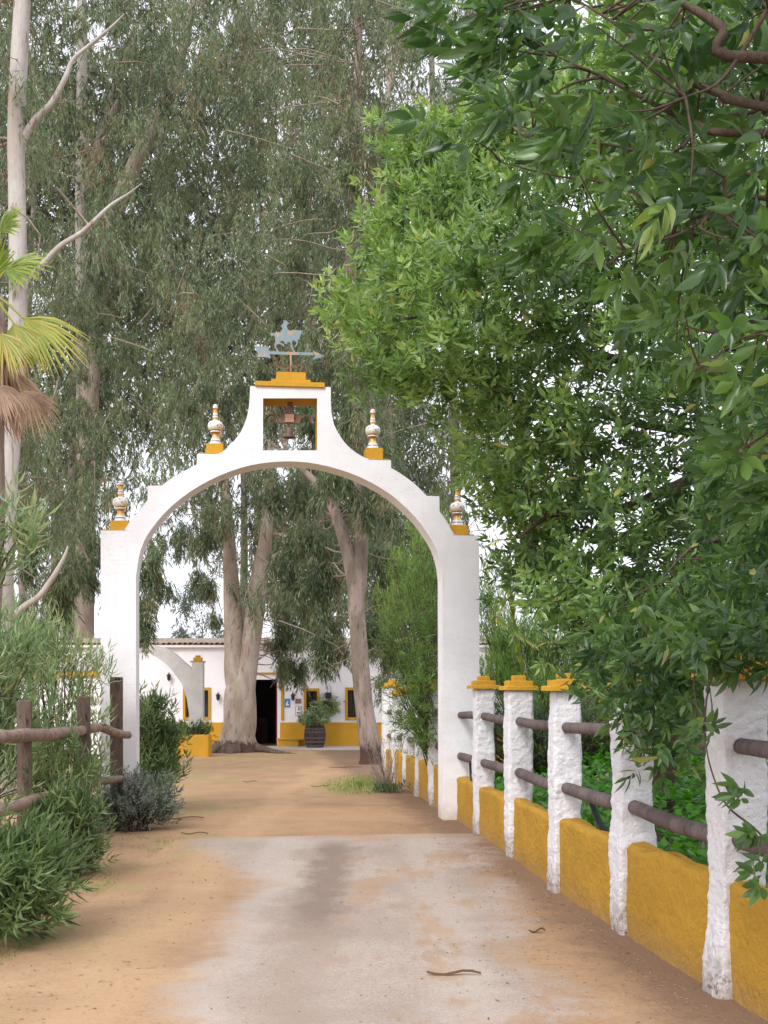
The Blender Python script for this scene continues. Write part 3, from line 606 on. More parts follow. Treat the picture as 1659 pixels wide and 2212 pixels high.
# windows: raised surround, dark frame, glass, iron bars
for wi,(a,b,c,dd) in enumerate(wins):
    wn=hpart('window',(lambda g:(box(g,a-.085,a-.002,HYd-.04,HYd-.002,c-.085,dd+.10),box(g,b+.002,b+.095,HYd-.04,HYd-.002,c-.085,dd+.10),box(g,a-.001,b+.001,HYd-.04,HYd-.002,dd+.002,dd+.10),box(g,a-.001,b+.001,HYd-.055,HYd-.002,c-.095,c-.002)) and g)(Geo()),M_TRIM)
    g=Geo(); y=HYd+.34
    box(g,a,a+.04,y,y+.05,c,dd); box(g,b-.04,b,y,y+.05,c,dd); box(g,a+.041,b-.041,y,y+.05,dd-.04,dd); box(g,a+.041,b-.041,y,y+.05,c,c+.04); box(g,(a+b)/2-.02,(a+b)/2+.02,y,y+.05,c+.041,dd-.041)
    o=put('frame',g.mesh('frame',origin=HO),M_OLDWOOD,wn)
    g=Geo(); box(g,a+.041,b-.041,y+.06,y+.07,c+.041,dd-.041); put('pane',g.mesh('pane',origin=HO),M_GLASS,wn)
    for k_ in range(4):
        x=a+(b-a)*(k_+.9)/4.8; g=Geo(); tube(g,[(x,HYd+.14,c),(x,HYd+.14,dd)],[.009,.009],6,1); put('window_bar',g.mesh('window_bar',origin=HO),M_BLACK,wn)
# roof: slope, then every eave tile
g=Geo(); nx=240; xs_=np.linspace(X0-.2,X1+.2,nx*4+1); ysr=[HYd-.02,HYd+4.75,HYd+9.4]; zsr=[ztop+.12,ztop+.50,ztop+.12]
V=[(x,yy,zz+.035*abs(math.sin(math.pi*(x-X0+.2)/.19))) for yy,zz in zip(ysr,zsr) for x in xs_]; n_=len(xs_)
g.add(V,[(i*n_+j,i*n_+j+1,(i+1)*n_+j+1,(i+1)*n_+j) for i in range(2) for j in range(n_-1)])
V=[(x,yy,zz-.05) for yy,zz in zip(ysr,zsr) for x in (X0-.2,X1+.2)]; g.add(V,[(0,2,3,1),(2,4,5,3)])
g.add([(X0+.01,HYd+.01,ztop+.002),(X0+.01,HYd+8.9,ztop+.002),(X0+.01,HYd+4.75,ztop+.44)],None,[(0,1,2)]); roof=hpart('roof',g,M_TILE,smooth=True); roof['label']='corrugated clay tiled slope'
def half_tile(name,L,r0,r1,th=.014,seg=8,flip=1):
    g=Geo(); V=[]
    for yy,r in ((0,r0),(L,r1)):
        for rr in (r,r-th):
            for k_ in range(seg+1):
                a=math.pi*k_/seg; V.append((rr*math.cos(a),yy,flip*rr*math.sin(a)))
    m_=seg+1; Q=[]
    for k_ in range(seg):
        Q+= [(k_,k_+1,2*m_+k_+1,2*m_+k_),(m_+k_,3*m_+k_,3*m_+k_+1,m_+k_+1),(k_,m_+k_,m_+k_+1,k_+1),(2*m_+k_,2*m_+k_+1,3*m_+k_+1,3*m_+k_)]
    g.add(V,Q); return g.mesh(name,smooth=False)
tiles=[]
for mt in (M_TILE,M_TILE2):
    me=half_tile('roof_tile',.42,.085,.07); me.materials.append(mt); tiles.append(me)
x=X0-.1; sl=math.atan2(.38,4.75)
while x<hx(900):
    o=put('roof_tile',tiles[0 if random.random()<.65 else 1],None,roof); o.location=Vector((x,HYd-.20,ztop+.085+random.uniform(-.006,.006)))-HO; o.rotation_euler=(sl,0,random.uniform(-.03,.03)); x+=.19
g=Geo(); box(g,X0-.15,X1+.15,HYd-.16,HYd-.002,ztop-.01,ztop+.075); hpart('eaves_course',g,M_HWHITE)
g=Geo(); box(g,hx(676),hx(700),HYd+2.2,HYd+2.8,ztop+.3,ztop+1.5); hpart('chimney',g,M_HWHITE)
# wall lamps, plaques, hanging planter
def lamp(x,y,lab):
    r=empty('wall_lamp',(hx(x),HYd-.002,hz(y)),label=lab,cat='lamp',group='black iron wall lanterns on the farmhouse')
    g=Geo(); lathe(g,[(0,.15),(.025,.14),(.03,.12),(.085,.075),(.09,.06),(.07,.05),(.055,-.09),(.03,-.11),(.012,-.14),(0,-.16)],(0,-.16,0),8); put('lantern',g.mesh('lantern'),M_BLACK,r)
    g=Geo(); tube(g,[(0,0,.02),(0,-.06,.12),(0,-.13,.17),(0,-.16,.145)],[.014,.012,.012,.010],6,4); box(g,-.03,.03,-.012,-.001,-.06,.08); put('bracket',g.mesh('bracket'),M_BLACK,r)
lamp(471.7,1505.5,'black iron lantern on the white wall between the left window and the door'); lamp(633,1505.5,'black iron lantern just right of the farmhouse door above the plaques'); lamp(366,1463,'black iron lantern farthest left, seen through the small grey arch')
def plaque(x,y,w_,h_,cols,lab,marks):
    r=empty('plaque',(hx(x),HYd-.002,hz(y)),label=lab,cat='sign')
    W,H=w_*FS/2,h_*FS/2; g=Geo(); box(g,-W,W,-.02,0,-H,H); put('border',g.mesh('border'),cols[0],r)
    g=Geo(); box(g,-W*.84,W*.84,-.024,-.0205,-H*.9,H*.9); put('face',g.mesh('face'),cols[1],r)
    g=Geo()
    for (a,b,c,dd) in marks: extrude(g,[(a*W,c*H),(b*W,c*H),(b*W,dd*H),(a*W,dd*H)],(),.003,y0=-.0285)
    put('marks',g.mesh('marks'),cols[2],r)
P_BLUE=paint_flat('sign_blue',(.05,.25,.55),.4,.03); P_BLUE2=paint_flat('sign_border_grey_blue',(.12,.17,.24),.5,.03); P_WH=paint_flat('sign_white',(.78,.78,.78),.5,.03); P_BR=paint_flat('sign_brown',(.30,.13,.10),.5,.05); P_BRD=paint_flat('sign_dark',(.12,.10,.10),.5,.03); P_GR=paint_flat('sign_grey',(.22,.23,.25),.5,.03)
plaque(620.5,1518.5,11.5,18,(P_BLUE2,P_BLUE,P_WH),'blue plaque with white figure, immediately right of the farmhouse door',[(-.5,.05,-.62,.05),(-.1,.25,.051,.45),(.052,.6,-.62,-.3)])
plaque(644,1514.5,12.5,10,(P_BR,P_BR,P_RL:=paint_flat('sign_tan',(.45,.25,.2),.5,.03)),'small brown plaque above the white framed one beside the door',[(-.6,.6,.15,.35),(-.6,.5,-.35,-.15)])
plaque(644,1536,13,21.5,(P_GR,P_WH,P_BRD),'white plaque in grey frame below the brown plaque',[(-.15,.15,.25,.55),(.151,.32,.1,.4),(-.5,-.05,-.5,-.2),(.05,.5,-.5,-.2)])
# pavement in front of the door
g=Geo(); box(g,hx(470),hx(1000),40.6,HYd-.031,HG-.2,HG+.07); ap=put('pavement',g.mesh('pavement'),M_APRON,kind='structure')

# ---- leaf builders
def unit(a): return a/(np.linalg.norm(a,axis=-1,keepdims=True)+1e-9)
def leaves(g, P, D, S, L, W, kind=1, rnd=None, curl=.12):
    n=len(P)
    if rnd is None: rnd=rng.random(n)
    if kind==3: return blades(g,P,D,S,L,W,rnd,curl)
    L=L[:,None]; W=W[:,None]; Nn=np.cross(D,S)
    if kind==1:
        a=P; b=P+D*L*.42+S*W*.5; c=P+D*L-Nn*L*curl*0; d_=P+D*L*.42-S*W*.5
        V=np.stack([a,b,c,d_],1).reshape(-1,3); Q=np.arange(n*4).reshape(-1,4); g.add(V,Q,qa=rnd)
    elif kind==2:      # folded along the midrib and bent, 6 vertices
        m=P+D*L*.55-Nn*W*.05-Nn*L*curl*.3; t=P+D*L-Nn*L*curl; b=P+D*L*.45+S*W*.5+Nn*W*.2; c=P+D*L*.45-S*W*.5+Nn*W*.2
        V=np.stack([P,b,t,m,c],1).reshape(-1,3); o=np.arange(n)[:,None]*5
        g.add(V,np.concatenate([o+np.array([0,1,2,3]),o+np.array([0,3,2,4])],0),qa=np.tile(rnd,2))
def blades(g,P,D,S,L,W,rnd,curl):
    # broad leaf with a midrib fold, four stations, for the leaves close to the camera
    n=len(P); Nn=np.cross(D,S); L=L[:,None]; W=W[:,None]; tt=[0,.14,.36,.62,.85,1.0]; ww=[0,.52,1,.82,.36,0]; cu=(.5+rng.random((n,1)))*curl; tw=rng.normal(size=(n,1))*.25
    cols=[]
    for t_,w_ in zip(tt,ww):
        c=P+D*L*t_-Nn*L*cu*t_*t_; sd=S*np.cos(tw*t_)+Nn*np.sin(tw*t_)
        if w_==0: cols.append(c)
        else: cols+= [c+sd*W*w_*.5+Nn*W*.16*w_, c-Nn*W*.03, c-sd*W*w_*.5+Nn*W*.16*w_]
    V=np.stack(cols,1).reshape(-1,3); m=len(cols); o=np.arange(n)[:,None]*m
    Q=[];T=[np.array([0,1,2]),np.array([0,2,3])]
    for k in range(3): a=1+k*3; Q+=[np.array([a,a+3,a+4,a+1]),np.array([a+1,a+4,a+5,a+2])]
    e=m-1; T+=[np.array([e-3,e,e-2]),np.array([e-2,e,e-1])]
    g.add(V,np.concatenate([o+q for q in Q]),np.concatenate([o+q for q in T]),qa=np.tile(rnd,6),ta=np.tile(rnd,4))
def rand_unit(n):
    v=rng.normal(size=(n,3)); return unit(v)
def shoots(g,P,D,k,L,W,slen,phi=(75,25),kind=1,gravity=0.0,rnd=None,jit=.25,rrange=(0,1),curl=.12,yel=0.0):
    n=len(P); D=unit(D); ref=np.where(np.abs(D[:,2:3])<.9,np.array([[0,0,1.]]),np.array([[1.,0,0]])); A=unit(np.cross(D,ref)); B=np.cross(D,A)
    j=np.tile(np.arange(k),n); i=np.repeat(np.arange(n),k); tt=(j+rng.random(n*k)*.8)/k
    az=j*2.39996+rng.random(n*k)*.8+np.repeat(rng.random(n)*6.28,k); ph=np.radians(phi[0]+(phi[1]-phi[0])*tt+rng.normal(size=n*k)*12)
    rad=A[i]*np.cos(az)[:,None]+B[i]*np.sin(az)[:,None]
    d_=D[i]*np.cos(ph)[:,None]+rad*np.sin(ph)[:,None]; d_=d_+rng.normal(size=d_.shape)*jit*.4; d_[:,2]-=gravity; d_=unit(d_)
    s=unit(np.cross(d_,D[i]+rng.normal(size=d_.shape)*.25))
    base=P[i]+D[i]*(tt*slen)[:,None]
    l=L*(.65+.6*rng.random(n*k)); w_=W*(.75+.5*rng.random(n*k))
    if rnd is None: r=rrange[0]+(rrange[1]-rrange[0])*rng.random(n*k)
    else: r=np.clip(np.repeat(rnd,k)+rng.normal(size=n*k)*.12,0,1)
    if yel: r=np.where(rng.random(n*k)<yel,1.0,np.minimum(r,.84))
    leaves(g,base,d_,s,l,w_,kind,r,curl)
def ellipsoid_pts(c,r,n,shell=2.0):
    u=rand_unit(n)*(rng.random(n)**(1/shell/1.5))[:,None]; return np.array(c)+u*np.array(r)
def poly_in(poly,x,y):
    ins=False; n=len(poly); j=n-1
    for i in range(n):
        if ((poly[i][1]>y)!=(poly[j][1]>y)) and (x<(poly[j][0]-poly[i][0])*(y-poly[i][1])/(poly[j][1]-poly[i][1])+poly[i][0]): ins=not ins
        j=i
    return ins
def poly_dist(poly,x,y):
    best=1e9; n=len(poly)
    for i in range(n):
        (x1,y1),(x2,y2)=poly[i],poly[(i+1)%n]; L=(x2-x1)**2+(y2-y1)**2 or 1; t=max(0,min(1,((x-x1)*(x2-x1)+(y-y1)*(y2-y1))/L)); best=min(best,math.hypot(x-x1-t*(x2-x1),y-y1-t*(y2-y1)))
    return best

# ------------------------------------------------------------------ eucalyptus trees
def trunk_pts(pl,Y):    # rows (x,y,width) at distance Y, widths as seen
    return [A(x,y,Y+(q[0] if q else 0)) for x,y,w_,*q in pl],[w_*Y/FOC/2 for x,y,w_,*q in pl]
class Tree: pass
EG='tall eucalyptus trees around the farmhouse'
def euc(name_label,Y,stems,mat,lobes=False):
    t=Tree(); t.Y=Y; b=stems[0][0]; base=at(b[0],b[1],Y); gz=ground_z(Y); t.base=Vector((base.x,Y,gz))
    t.root=empty('eucalyptus_tree',t.base,label=name_label,cat='tree',group=EG); t.sk=[]
    g=Geo()
    for k_,st in enumerate(stems):
        P,r=trunk_pts(st,Y)
        if k_==0: P=[(P[0][0],P[0][1],gz-.3)]+P; r=[r[0]*1.15]+r
        lf=None
        if lobes and k_==0:
            def lf(PP,th,gz=gz):
                hgt=np.clip((PP[:,2]-gz)/.9,0,1); f=(1-hgt)**2
                return 1+f[:,None]*(.18*np.cos(th*5+1)+.13*np.cos(th*3)+.08*np.cos(th*11))[None,:]
        tube(g,P,r,18 if k_==0 else 12,6,rough=.10,fq=1.6,lobes=lf)
        for p in spline(P,4): t.sk.append(p)
    put('trunk',g.mesh('trunk',origin=t.base,smooth=True),mat,t.root)
    t.crown=Geo(); t.tw=Geo(); t.sk=np.array(t.sk); t.n=0
    return t
T1=euc('pale silver eucalyptus trunk with two long bare limbs, leftmost, beside the palm',19,[
   [(0,1640,64),(2,1480,54),(4,1250,50),(14,1050,46),(26,880,43),(38,700,40),(38,500,38),(34,300,37),(42,100,37),(50,-60,34),(60,-400,24),(70,-700,10)],
   [(40,665,18),(62,606,14),(96,566,12),(132,530,12),(178,500,10),(236,446,8),(275,420,5),(306,396,2)],[(36,330,20),(58,285,17),(80,254,15),(112,222,13),(142,165,11),(158,128,9),(200,92,8),(240,58,5),(268,30,2)],
   [(-5,1350,20),(22,1338,17),(52,1310,15),(84,1288,14),(112,1250,13),(128,1224,11),(140,1200,8),(146,1180,3)]],M_EUC3)
T2=euc('grey eucalyptus trunk standing straight, second from the left',56,[
   [(178,1600,26),(178,1200,25),(176,800,24),(174,400,24),(174,320,23),(177,150,22),(176,0,21),(170,-200,18),(172,-600,8)]],M_EUC3)
T3=euc('forked brownish eucalyptus stem between the straight grey and the leaning trunk',57,[
   [(150,1600,30),(150,1200,26),(168,800,24),(193,430,24),(204,360,24),(226,270,23),(240,215,18),(262,160,14),(290,60,9)],[(232,262,14),(258,218,16),(282,172,12),(290,140,7)]],M_EUC2)
T4=euc('thick leaning eucalyptus trunk bending right, in the upper left',55,[
   [(180,1600,44),(182,1300,42),(190,900,40),(216,570,38),(232,500,36),(262,420,34),(304,328,32),(338,258,28),(372,190,24),(400,80,18),(425,-60,12),(440,-300,7)]],M_EUC)
T5=euc('twin-stemmed pale eucalyptus with peeling trunk in front of the farmhouse door',38.5,[
   [(515,1632,112),(514,1615,92),(514,1590,78),(518,1560,73),(518,1500,68),(528,1460,54),(539,1400,43),(548,1340,42),(554,1290,39),(562,1230,36),(574,1160,30),(578,1080,24),(583,980,15),(588,900,5)],
   [(520,1505,56),(508,1450,50),(506,1400,44),(504,1340,41),(500,1290,37),(498,1240,33),(494,1170,28),(486,1060,22),(478,960,14),(474,880,4)],
   [(566,1236,22),(580,1216,20),(600,1202,18),(625,1190,16),(655,1168,13),(700,1120,8)],[(572,1170,8),(585,1156,8),(602,1155,7),(622,1168,5)]],M_EUC,True)
T6=euc('eucalyptus with forking pinkish limbs right of the farmhouse windows',30,[
   [(806,1658,84),(804,1640,60),(798,1605,45),(786,1520,39),(778,1440,38),(773,1360,37),(769,1300,38),(772,1262,40),(779,1190,30),(777,1100,30),(774,1000,29),(770,900,27),(765,800,25),(757,600,24),(766,350,19),(776,60,14),(780,-300,8)],
   [(770,1290,34),(762,1240,34),(752,1195,30),(738,1150,27),(722,1105,23),(705,1070,19),(680,1040,16),(650,1012,12),(620,980,7)],
   [(776,880,16),(758,850,14),(742,800,10),(730,740,4)]],M_EUC4,True)
T7=euc('slender eucalyptus trunk curving up behind the bright green tree',61,[
   [(835,1600,24),(838,1200,22),(836,900,20),(830,780,19),(822,560,18),(816,420,16),(824,300,15),(838,200,14),(862,60,12),(880,-200,7)],[(826,640,7),(800,540,9),(792,420,6)]],M_EUC)
T8=euc('distant eucalyptus with its trunk hidden in hanging leaves left of the middle',60,[
   [(545,1560,18),(548,1420,18),(566,1250,18),(566,1120,16),(490,900,16),(352,500,15),(360,100,10)]],M_EUC2)
T9=euc('distant eucalyptus rising behind the upper middle of the picture',61,[
   [(690,1560,22),(690,1200,22),(684,980,20),(672,800,19),(678,640,15),(668,560,9),(664,520,3)],[(672,640,9),(662,560,7),(648,470,3)]],M_EUC)
T10=euc('distant eucalyptus far behind the left pillar of the archway',54,[
   [(50,1560,18),(48,1250,17),(46,1120,16),(60,700,14),(80,300,8)]],M_EUC2)
T11=euc('distant eucalyptus mostly hidden behind the green leaves on the right',58,[
   [(985,1560,22),(985,1200,22),(975,800,20),(940,400,16),(930,0,10)]],M_EUC2)
trees=[T1,T2,T3,T4,T5,T6,T7,T8,T9,T10,T11]
# sky showing through: (x,y,rx,ry,how open)
gaps=[(185,1330,42,95,1.0),(100,1222,50,45,.8),(205,1240,25,70,.7),(360,1345,26,80,1),(330,1395,45,22,1),(395,1230,48,50,.35),(430,1180,40,50,.3),(205,70,30,30,.7),(330,1090,30,40,.5),(285,1060,25,35,.4),(540,735,26,34,.6),(370,1130,38,40,.5),
      (330,1295,20,60,.3),(440,1335,50,50,.9),(860,180,40,60,.45),(420,90,40,20,.4),(905,950,50,50,.35),(560,660,20,25,.4),(1065,1120,40,40,.5),(620,1000,16,20,.3),(250,960,20,20,.3),(235,540,22,18,.3),(600,1100,30,35,.15)]
def openness(x,y):
    o=0
    for gx,gy,rx_,ry_,k_ in gaps:
        q=((x-gx)/rx_)**2+((y-gy)/ry_)**2
        if q<1.35: o=max(o,k_ if q<1 else k_*.6)
    return o
def nearest_tree(p,Yw=1.0):
    best=None;bd=1e9
    for t in trees:
        dd=(t.sk-np.array(p)); dd[:,2]*=.5; q=np.min((dd**2).sum(1))
        if q<bd: bd=q;best=t
    return best
def screen(P): return CX+P[:,0]/P[:,1]*FOC, HY-(P[:,2]-EYE)/P[:,1]*FOC
gap_arr=np.array(gaps)
def gap_filter(P):
    x,y=screen(P); keep=np.ones(len(P),bool); r=rng.random(len(P))
    for gx,gy,rx_,ry_,k_ in gaps:
        q=((x-gx)/rx_)**2+((y-gy)/ry_)**2; keep&=~((q<1)&(r<k_*.97))
    return keep
def euc_clump(t,c,r,nsub,nsh,k_=9,L=.17,W=.026,hue=None,twig=True,gap=True):
    sub=ellipsoid_pts(c,r,nsub,2)
    sk=t.sk
    for s in sub:
        if gap and openness(*[v[0] for v in screen(s[None])])>.85: continue
        hue_=(rng.normal(.82,.05) if rng.random()<.07 else np.clip(rng.normal(.36,.17),0,.72)) if hue is None else hue
        P=s+rng.normal(size=(nsh,3))*np.array([.155,.155,.27])*max(.6,r[0]/1.2)
        if gap: P=P[gap_filter(P)]
        if not len(P): continue
        D=np.stack([rng.normal(size=len(P))*.45,rng.normal(size=len(P))*.45,-np.ones(len(P))],1)
        rr=np.clip(hue_+rng.normal(size=len(P))*.13,0,1)
        shoots(t.crown,P,D,k_,L,W,.34,(52,14),1,.35,rr)
        if twig:
            q=sk[np.argmin(((sk-s)**2).sum(1)+np.where(sk[:,2]>s[2]+.3,4,0))]
            d0=np.linalg.norm(q-s)
            if d0<3.6 and rng.random()<(.45 if s[1]<43 else .12):
                mid=(q+s)/2+np.array([0,0,.07*d0])+rng.normal(size=3)*.18
                r0=.010+.005*d0
                tube(t.tw,[q,(q+mid)/2+rng.normal(size=3)*.05,mid,(mid+s)/2+rng.normal(size=3)*.12,s],[r0,r0*.8,r0*.6,r0*.4,r0*.15],5,2,cap=False)
            elif rng.random()<(.22 if s[1]<43 else .08):
                tube(t.tw,[s+rng.normal(size=3)*.7+np.array([0,0,.4]),s+rng.normal(size=3)*.2,s-np.array([0,0,.4])],[.02,.014,.006],5,2,cap=False)
for py in range(-240,1300,80):
    for px in range(-180,1090,80):
        x=px+rng.uniform(-34,34); y=py+rng.uniform(-34,34)
        Y=rng.uniform(44.5,49) if rng.random()<.5 else rng.uniform(49,60)
        if x<160 and rng.random()<.35: Y=rng.uniform(19,24)
        if 380<x<960 and rng.random()<.42: Y=rng.uniform(29,40)
        if 720<x<830 and y<820 and rng.random()<.4: Y=rng.uniform(27,29)
        if 290<x<960 and y>980: Y=rng.uniform(46,56) if rng.random()<.5 else rng.uniform(31,40)
        if y>1180 and (x<20 or 390<x<560): continue
        if y>1210 and 225<x<300: continue
        if 480<x<600 and y>1150 and Y<46: Y=rng.uniform(40,41.5)
        c=at(x,y,Y); r=np.array([1.25,1.2,1.15])*(Y/30)**.92
        euc_clump(nearest_tree(c),c,r,int(rng.integers(6,12)),22,L=.165*(Y/28)**.85,W=.025*(Y/28)**.9)
# hanging tresses at the lower edges (x,y,Y,rx,rz,n)
for x,y,Y,rx_,rz_,n_ in [(115,1330,24,.35,.75,5),(140,1270,24,.3,.6,4),(85,1370,25,.4,.5,4),(40,1330,27,.5,.9,6),(60,1180,26,.6,.6,5),(5,1400,27,.5,.6,5),(195,1210,24,.25,.4,3),
     (312,1300,33,.28,.9,6),(318,1370,33,.3,.35,4),(345,1260,34,.35,.5,4),(322,1225,33,.45,.6,5),(620,1380,40.5,.7,.7,9),(612,1430,40.5,.5,.4,5),(640,1330,40,.8,.8,10),(600,1465,41,.2,.25,1),(640,1450,41,.25,.25,2),(700,1340,33,.7,.5,9),(660,1440,40.5,.3,.25,2),
     (692,1405,32,.22,.42,3),(715,1410,32,.3,.3,3),(738,1400,32,.2,.3,2),(690,1430,32,.12,.3,1),(660,1250,33,.8,.8,12),(610,1280,40.5,.8,.8,9),(640,1180,33,.8,.8,11),(700,1210,33,.6,.9,9),
     (820,1300,32,.5,.7,8),(840,1400,33,.5,.6,8),(825,1200,32,.6,.7,8),(870,1250,34,.7,.8,9),(805,1380,31,.4,.6,6),(900,1150,34,.7,.8,8),(455,1260,40,.4,.5,4),(465,1330,40,.3,.4,2),(450,1150,37,.8,.6,7),(745,1050,28.5,.6,.7,6),(800,980,28.5,.6,.6,6),(700,1000,31,.8,.6,7),(790,900,28,.5,.6,5),(820,1100,28.5,.5,.7,6),(620,1060,34,.9,.6,8),(480,1100,36,.6,.5,4),(700,900,30,.8,.6,7),(640,880,30,.8,.6,7),(560,840,31,.7,.6,6),(770,760,28,.7,.7,6),(690,760,30,.8,.7,7),(690,560,32,.8,.9,7),(680,380,34,.9,1.,7),(770,400,28,.5,.8,5),(770,600,28,.5,.6,5),(440,820,30,.8,.8,7),(450,640,31,.8,.8,6),(835,1480,33,.4,.4,4),(205,640,43.5,1.1,1.2,9),(200,780,43.5,1.1,1.2,9),(185,920,43.5,1.1,1.2,8),(185,1060,43.5,1.0,1.2,8),(170,1160,43.5,.8,.8,5),(150,880,44,1.1,1.2,6),(250,700,44,1.,1.2,6),(350,1180,41,.7,.6,5),(400,1150,41,.7,.5,5),(440,1240,41,.5,.5,3)]:
    c=at(x,y,Y); euc_clump(nearest_tree(c),c,np.array([rx_,rx_,rz_]),n_,34,L=.19,W=.028,gap=False,hue=None)
for t in trees:
    if t.crown.n: put('crown',t.crown.mesh('crown',origin=t.base,attr=True),L_EUC,t.root,kind='stuff')
    if t.tw.n: put('branches',t.tw.mesh('branches',origin=t.base,smooth=True),M_TWIGL,t.root,kind='stuff')

# trees standing farther back: one root each, coarser leaves
def back_tree(x,Y,h0,lab,cols,clumps,mat,L=.42,W=.10,name='background_tree'):
    base=Vector(((x-CX)/FOC*Y,Y,ground_z(Y))); r=empty(name,base,label=lab,cat='tree',group='trees behind the farmhouse')
    g=Geo(); tube(g,[base,base+Vector((.2,0,h0*.5)),base+Vector((0,0,h0))],[.3,.22,.1],8,3); put('trunk',g.mesh('trunk',origin=base,smooth=True),M_EUC2,r)
    g=Geo()
    for cx_,cy_,rx_,rz_,n in clumps:
        c=at(cx_,cy_,Y); P=ellipsoid_pts(c,(rx_,2.0,rz_),n,1.6)
        if len(P): P=P[gap_filter(P)]
        D=np.stack([rng.normal(size=len(P))*.6,rng.normal(size=len(P))*.6,-np.ones(len(P))*.7],1); shoots(g,P,D,7,L,W,.5,(60,20),1,.2,rrange=(0,1))
    put('crown',g.mesh('crown',origin=base,attr=True),mat,r,kind='stuff')
back_tree(110,70,20,'dark broad tree farthest left behind the farmhouse roof',None,[(20,300,6,9,1500),(60,900,6,7,1300),(-150,700,5,10,900),(200,420,5,8,1100)],L_EUCF,L=.6,W=.13)
back_tree(520,72,21,'dark broad tree behind the middle of the farmhouse roof',None,[(340,250,7,10,1700),(400,700,7,8,1700),(540,600,6,8,1200)],L_EUCF,L=.6,W=.13)
back_tree(700,71,21,'dark broad tree behind the right part of the farmhouse roof',None,[(700,200,6.5,9,1500),(760,700,6,8,1500),(700,1150,4.4,5.4,1300),(850,1000,3.6,6,900),(860,1320,2.6,2.6,400)],L_EUCF,L=.6,W=.13)
back_tree(430,66,5,'pale misty conifer behind the farmhouse roof seen through the archway',None,[(425,1345,1.4,1.4,420),(412,1290,1.0,1.2,220),(460,1360,1.1,.9,220),(390,1370,.8,.7,120)],L_MIST,L=.30,W=.06)

# ------------------------------------------------------------------ the bright broad-leaved trees on the right
def broad_tree(name,base,label,trunk,limbs,mat_leaf,bark_mat=M_TWIG,cat='tree',thin=1.0):
    t=Tree(); t.base=Vector(base); t.root=empty(name,base,label=label,cat=cat); g=Geo(); t.sk=[]
    P,r=trunk; tube(g,P,r,12,5,rough=.1,fq=3); t.sk+=list(spline(P,4))
    put('trunk',g.mesh('trunk',origin=t.base,smooth=True),bark_mat,t.root)
    t.tw=Geo()
    for P,r in limbs: tube(t.tw,P,[q*thin for q in r],8,5,rough=.12,fq=6); t.sk+=list(spline(P,5))
    t.sk=np.array([tuple(p) for p in t.sk]); t.crown=Geo(); t.mat=mat_leaf; t.bm=bark_mat; return t
def connect(t,s,maxd=4,f=.0045,r1=.0035):
    q=t.sk[np.argmin(((t.sk-s)**2).sum(1))]; d0=np.linalg.norm(q-s)
    if d0<maxd:
        mid=(q+s)/2+rng.normal(size=3)*.06*d0; r0=.004+f*d0; tube(t.tw,[q,mid,s],[r0,r0*.75,r1],5,3,cap=False)
    return q
def finish(t,kind_crown=True):
    put('crown',t.crown.mesh('crown',origin=t.base,attr=True,smooth=True),t.mat,t.root,kind='stuff'); put('branches',t.tw.mesh('branches',origin=t.base,smooth=True),t.bm,t.root,kind='stuff')
mid_poly=[(1010,255),(900,285),(830,305),(850,390),(812,440),(805,520),(785,610),(745,640),(728,690),(738,740),(800,770),(810,840),(880,880),(985,880),(1012,950),(1015,1040),(1055,1120),(1075,1200),(1110,1270),(1150,1340),(1210,1390),(1290,1400),(1350,1480),(1420,1540),(1480,1560),(1900,1500),(1900,-200),(1400,-200),(1200,100)]
T12=broad_tree('broadleaf_tree',(2.62,11.8,0),'bright green glossy-leaved tree overhanging the fence next to the archway',
   ([(2.62,11.8,-.2),A(1434,1700,11.8),A(1440,1500,11.9),A(1490,1250,12.0),A(1580,1050,12.1),A(1620,900,12.2),A(1600,700,12.2)],[.13,.12,.11,.10,.09,.07,.05]),
   [([A(1560,1080,12),A(1551,1014,11.8),A(1427,1064,11.3),A(1344,1097,11.0),A(1200,1110,10.8),A(1120,1160,10.6)],[.07,.06,.05,.04,.025,.01]),
    ([A(1560,1100,12),A(1460,1115,12.2),A(1377,1139,12.4),A(1250,1220,12.5)],[.06,.045,.03,.012]),
    ([A(1610,860,12.2),A(1450,800,12),A(1250,760,11.8),A(1080,700,11.6),A(940,680,11.5),A(830,700,11.5)],[.07,.055,.045,.035,.022,.01]),
    ([A(1600,760,12.2),A(1450,640,12),A(1250,560,11.8),A(1080,500,11.7),A(950,470,11.6),A(870,450,11.6)],[.06,.05,.04,.03,.02,.008]),
    ([A(1610,700,12.2),A(1500,480,12.2),A(1350,380,12.2),A(1150,350,12.2),A(980,330,12.1)],[.05,.04,.03,.02,.008]),
    ([A(1610,950,12.2),A(1400,920,12.6),A(1200,880,12.8),A(1060,900,12.8)],[.05,.04,.025,.01]),
    ([A(1480,1280,12.0),A(1380,1340,11.2),A(1280,1360,10.8),A(1180,1330,10.6)],[.04,.03,.02,.008])],L_BROAD)
sg=[(a,b,c_,d_,e*.75) for a,b,c_,d_,e in [(1345,770,60,35,.55),(1400,1000,120,85,.42),(1500,930,70,60,.3),(1330,1150,60,60,.25),(1550,830,60,50,.55),(1290,820,60,40,.4),(1610,760,40,60,.6),(1500,1200,50,40,.5),(1480,1290,40,40,.4),(1130,960,60,50,.2),(1220,100,60,60,.5),(1300,50,60,50,.6),(1250,440,70,90,.35),(1450,700,70,40,.4),(1480,1050,80,60,.3),(1290,1210,60,40,.45),(1210,1240,40,60,.35),(1560,1150,50,60,.5)]]
def gap_keep(P,gl,f=1.0):
    x,y=screen(P); keep=np.ones(len(P),bool); r=rng.random(len(P))
    for gx,gy,rx_,ry_,k_ in gl:
        q=((x-gx)/rx_)**2+((y-gy)/ry_)**2; keep&=~((q<1)&(r<k_*f))
    return keep
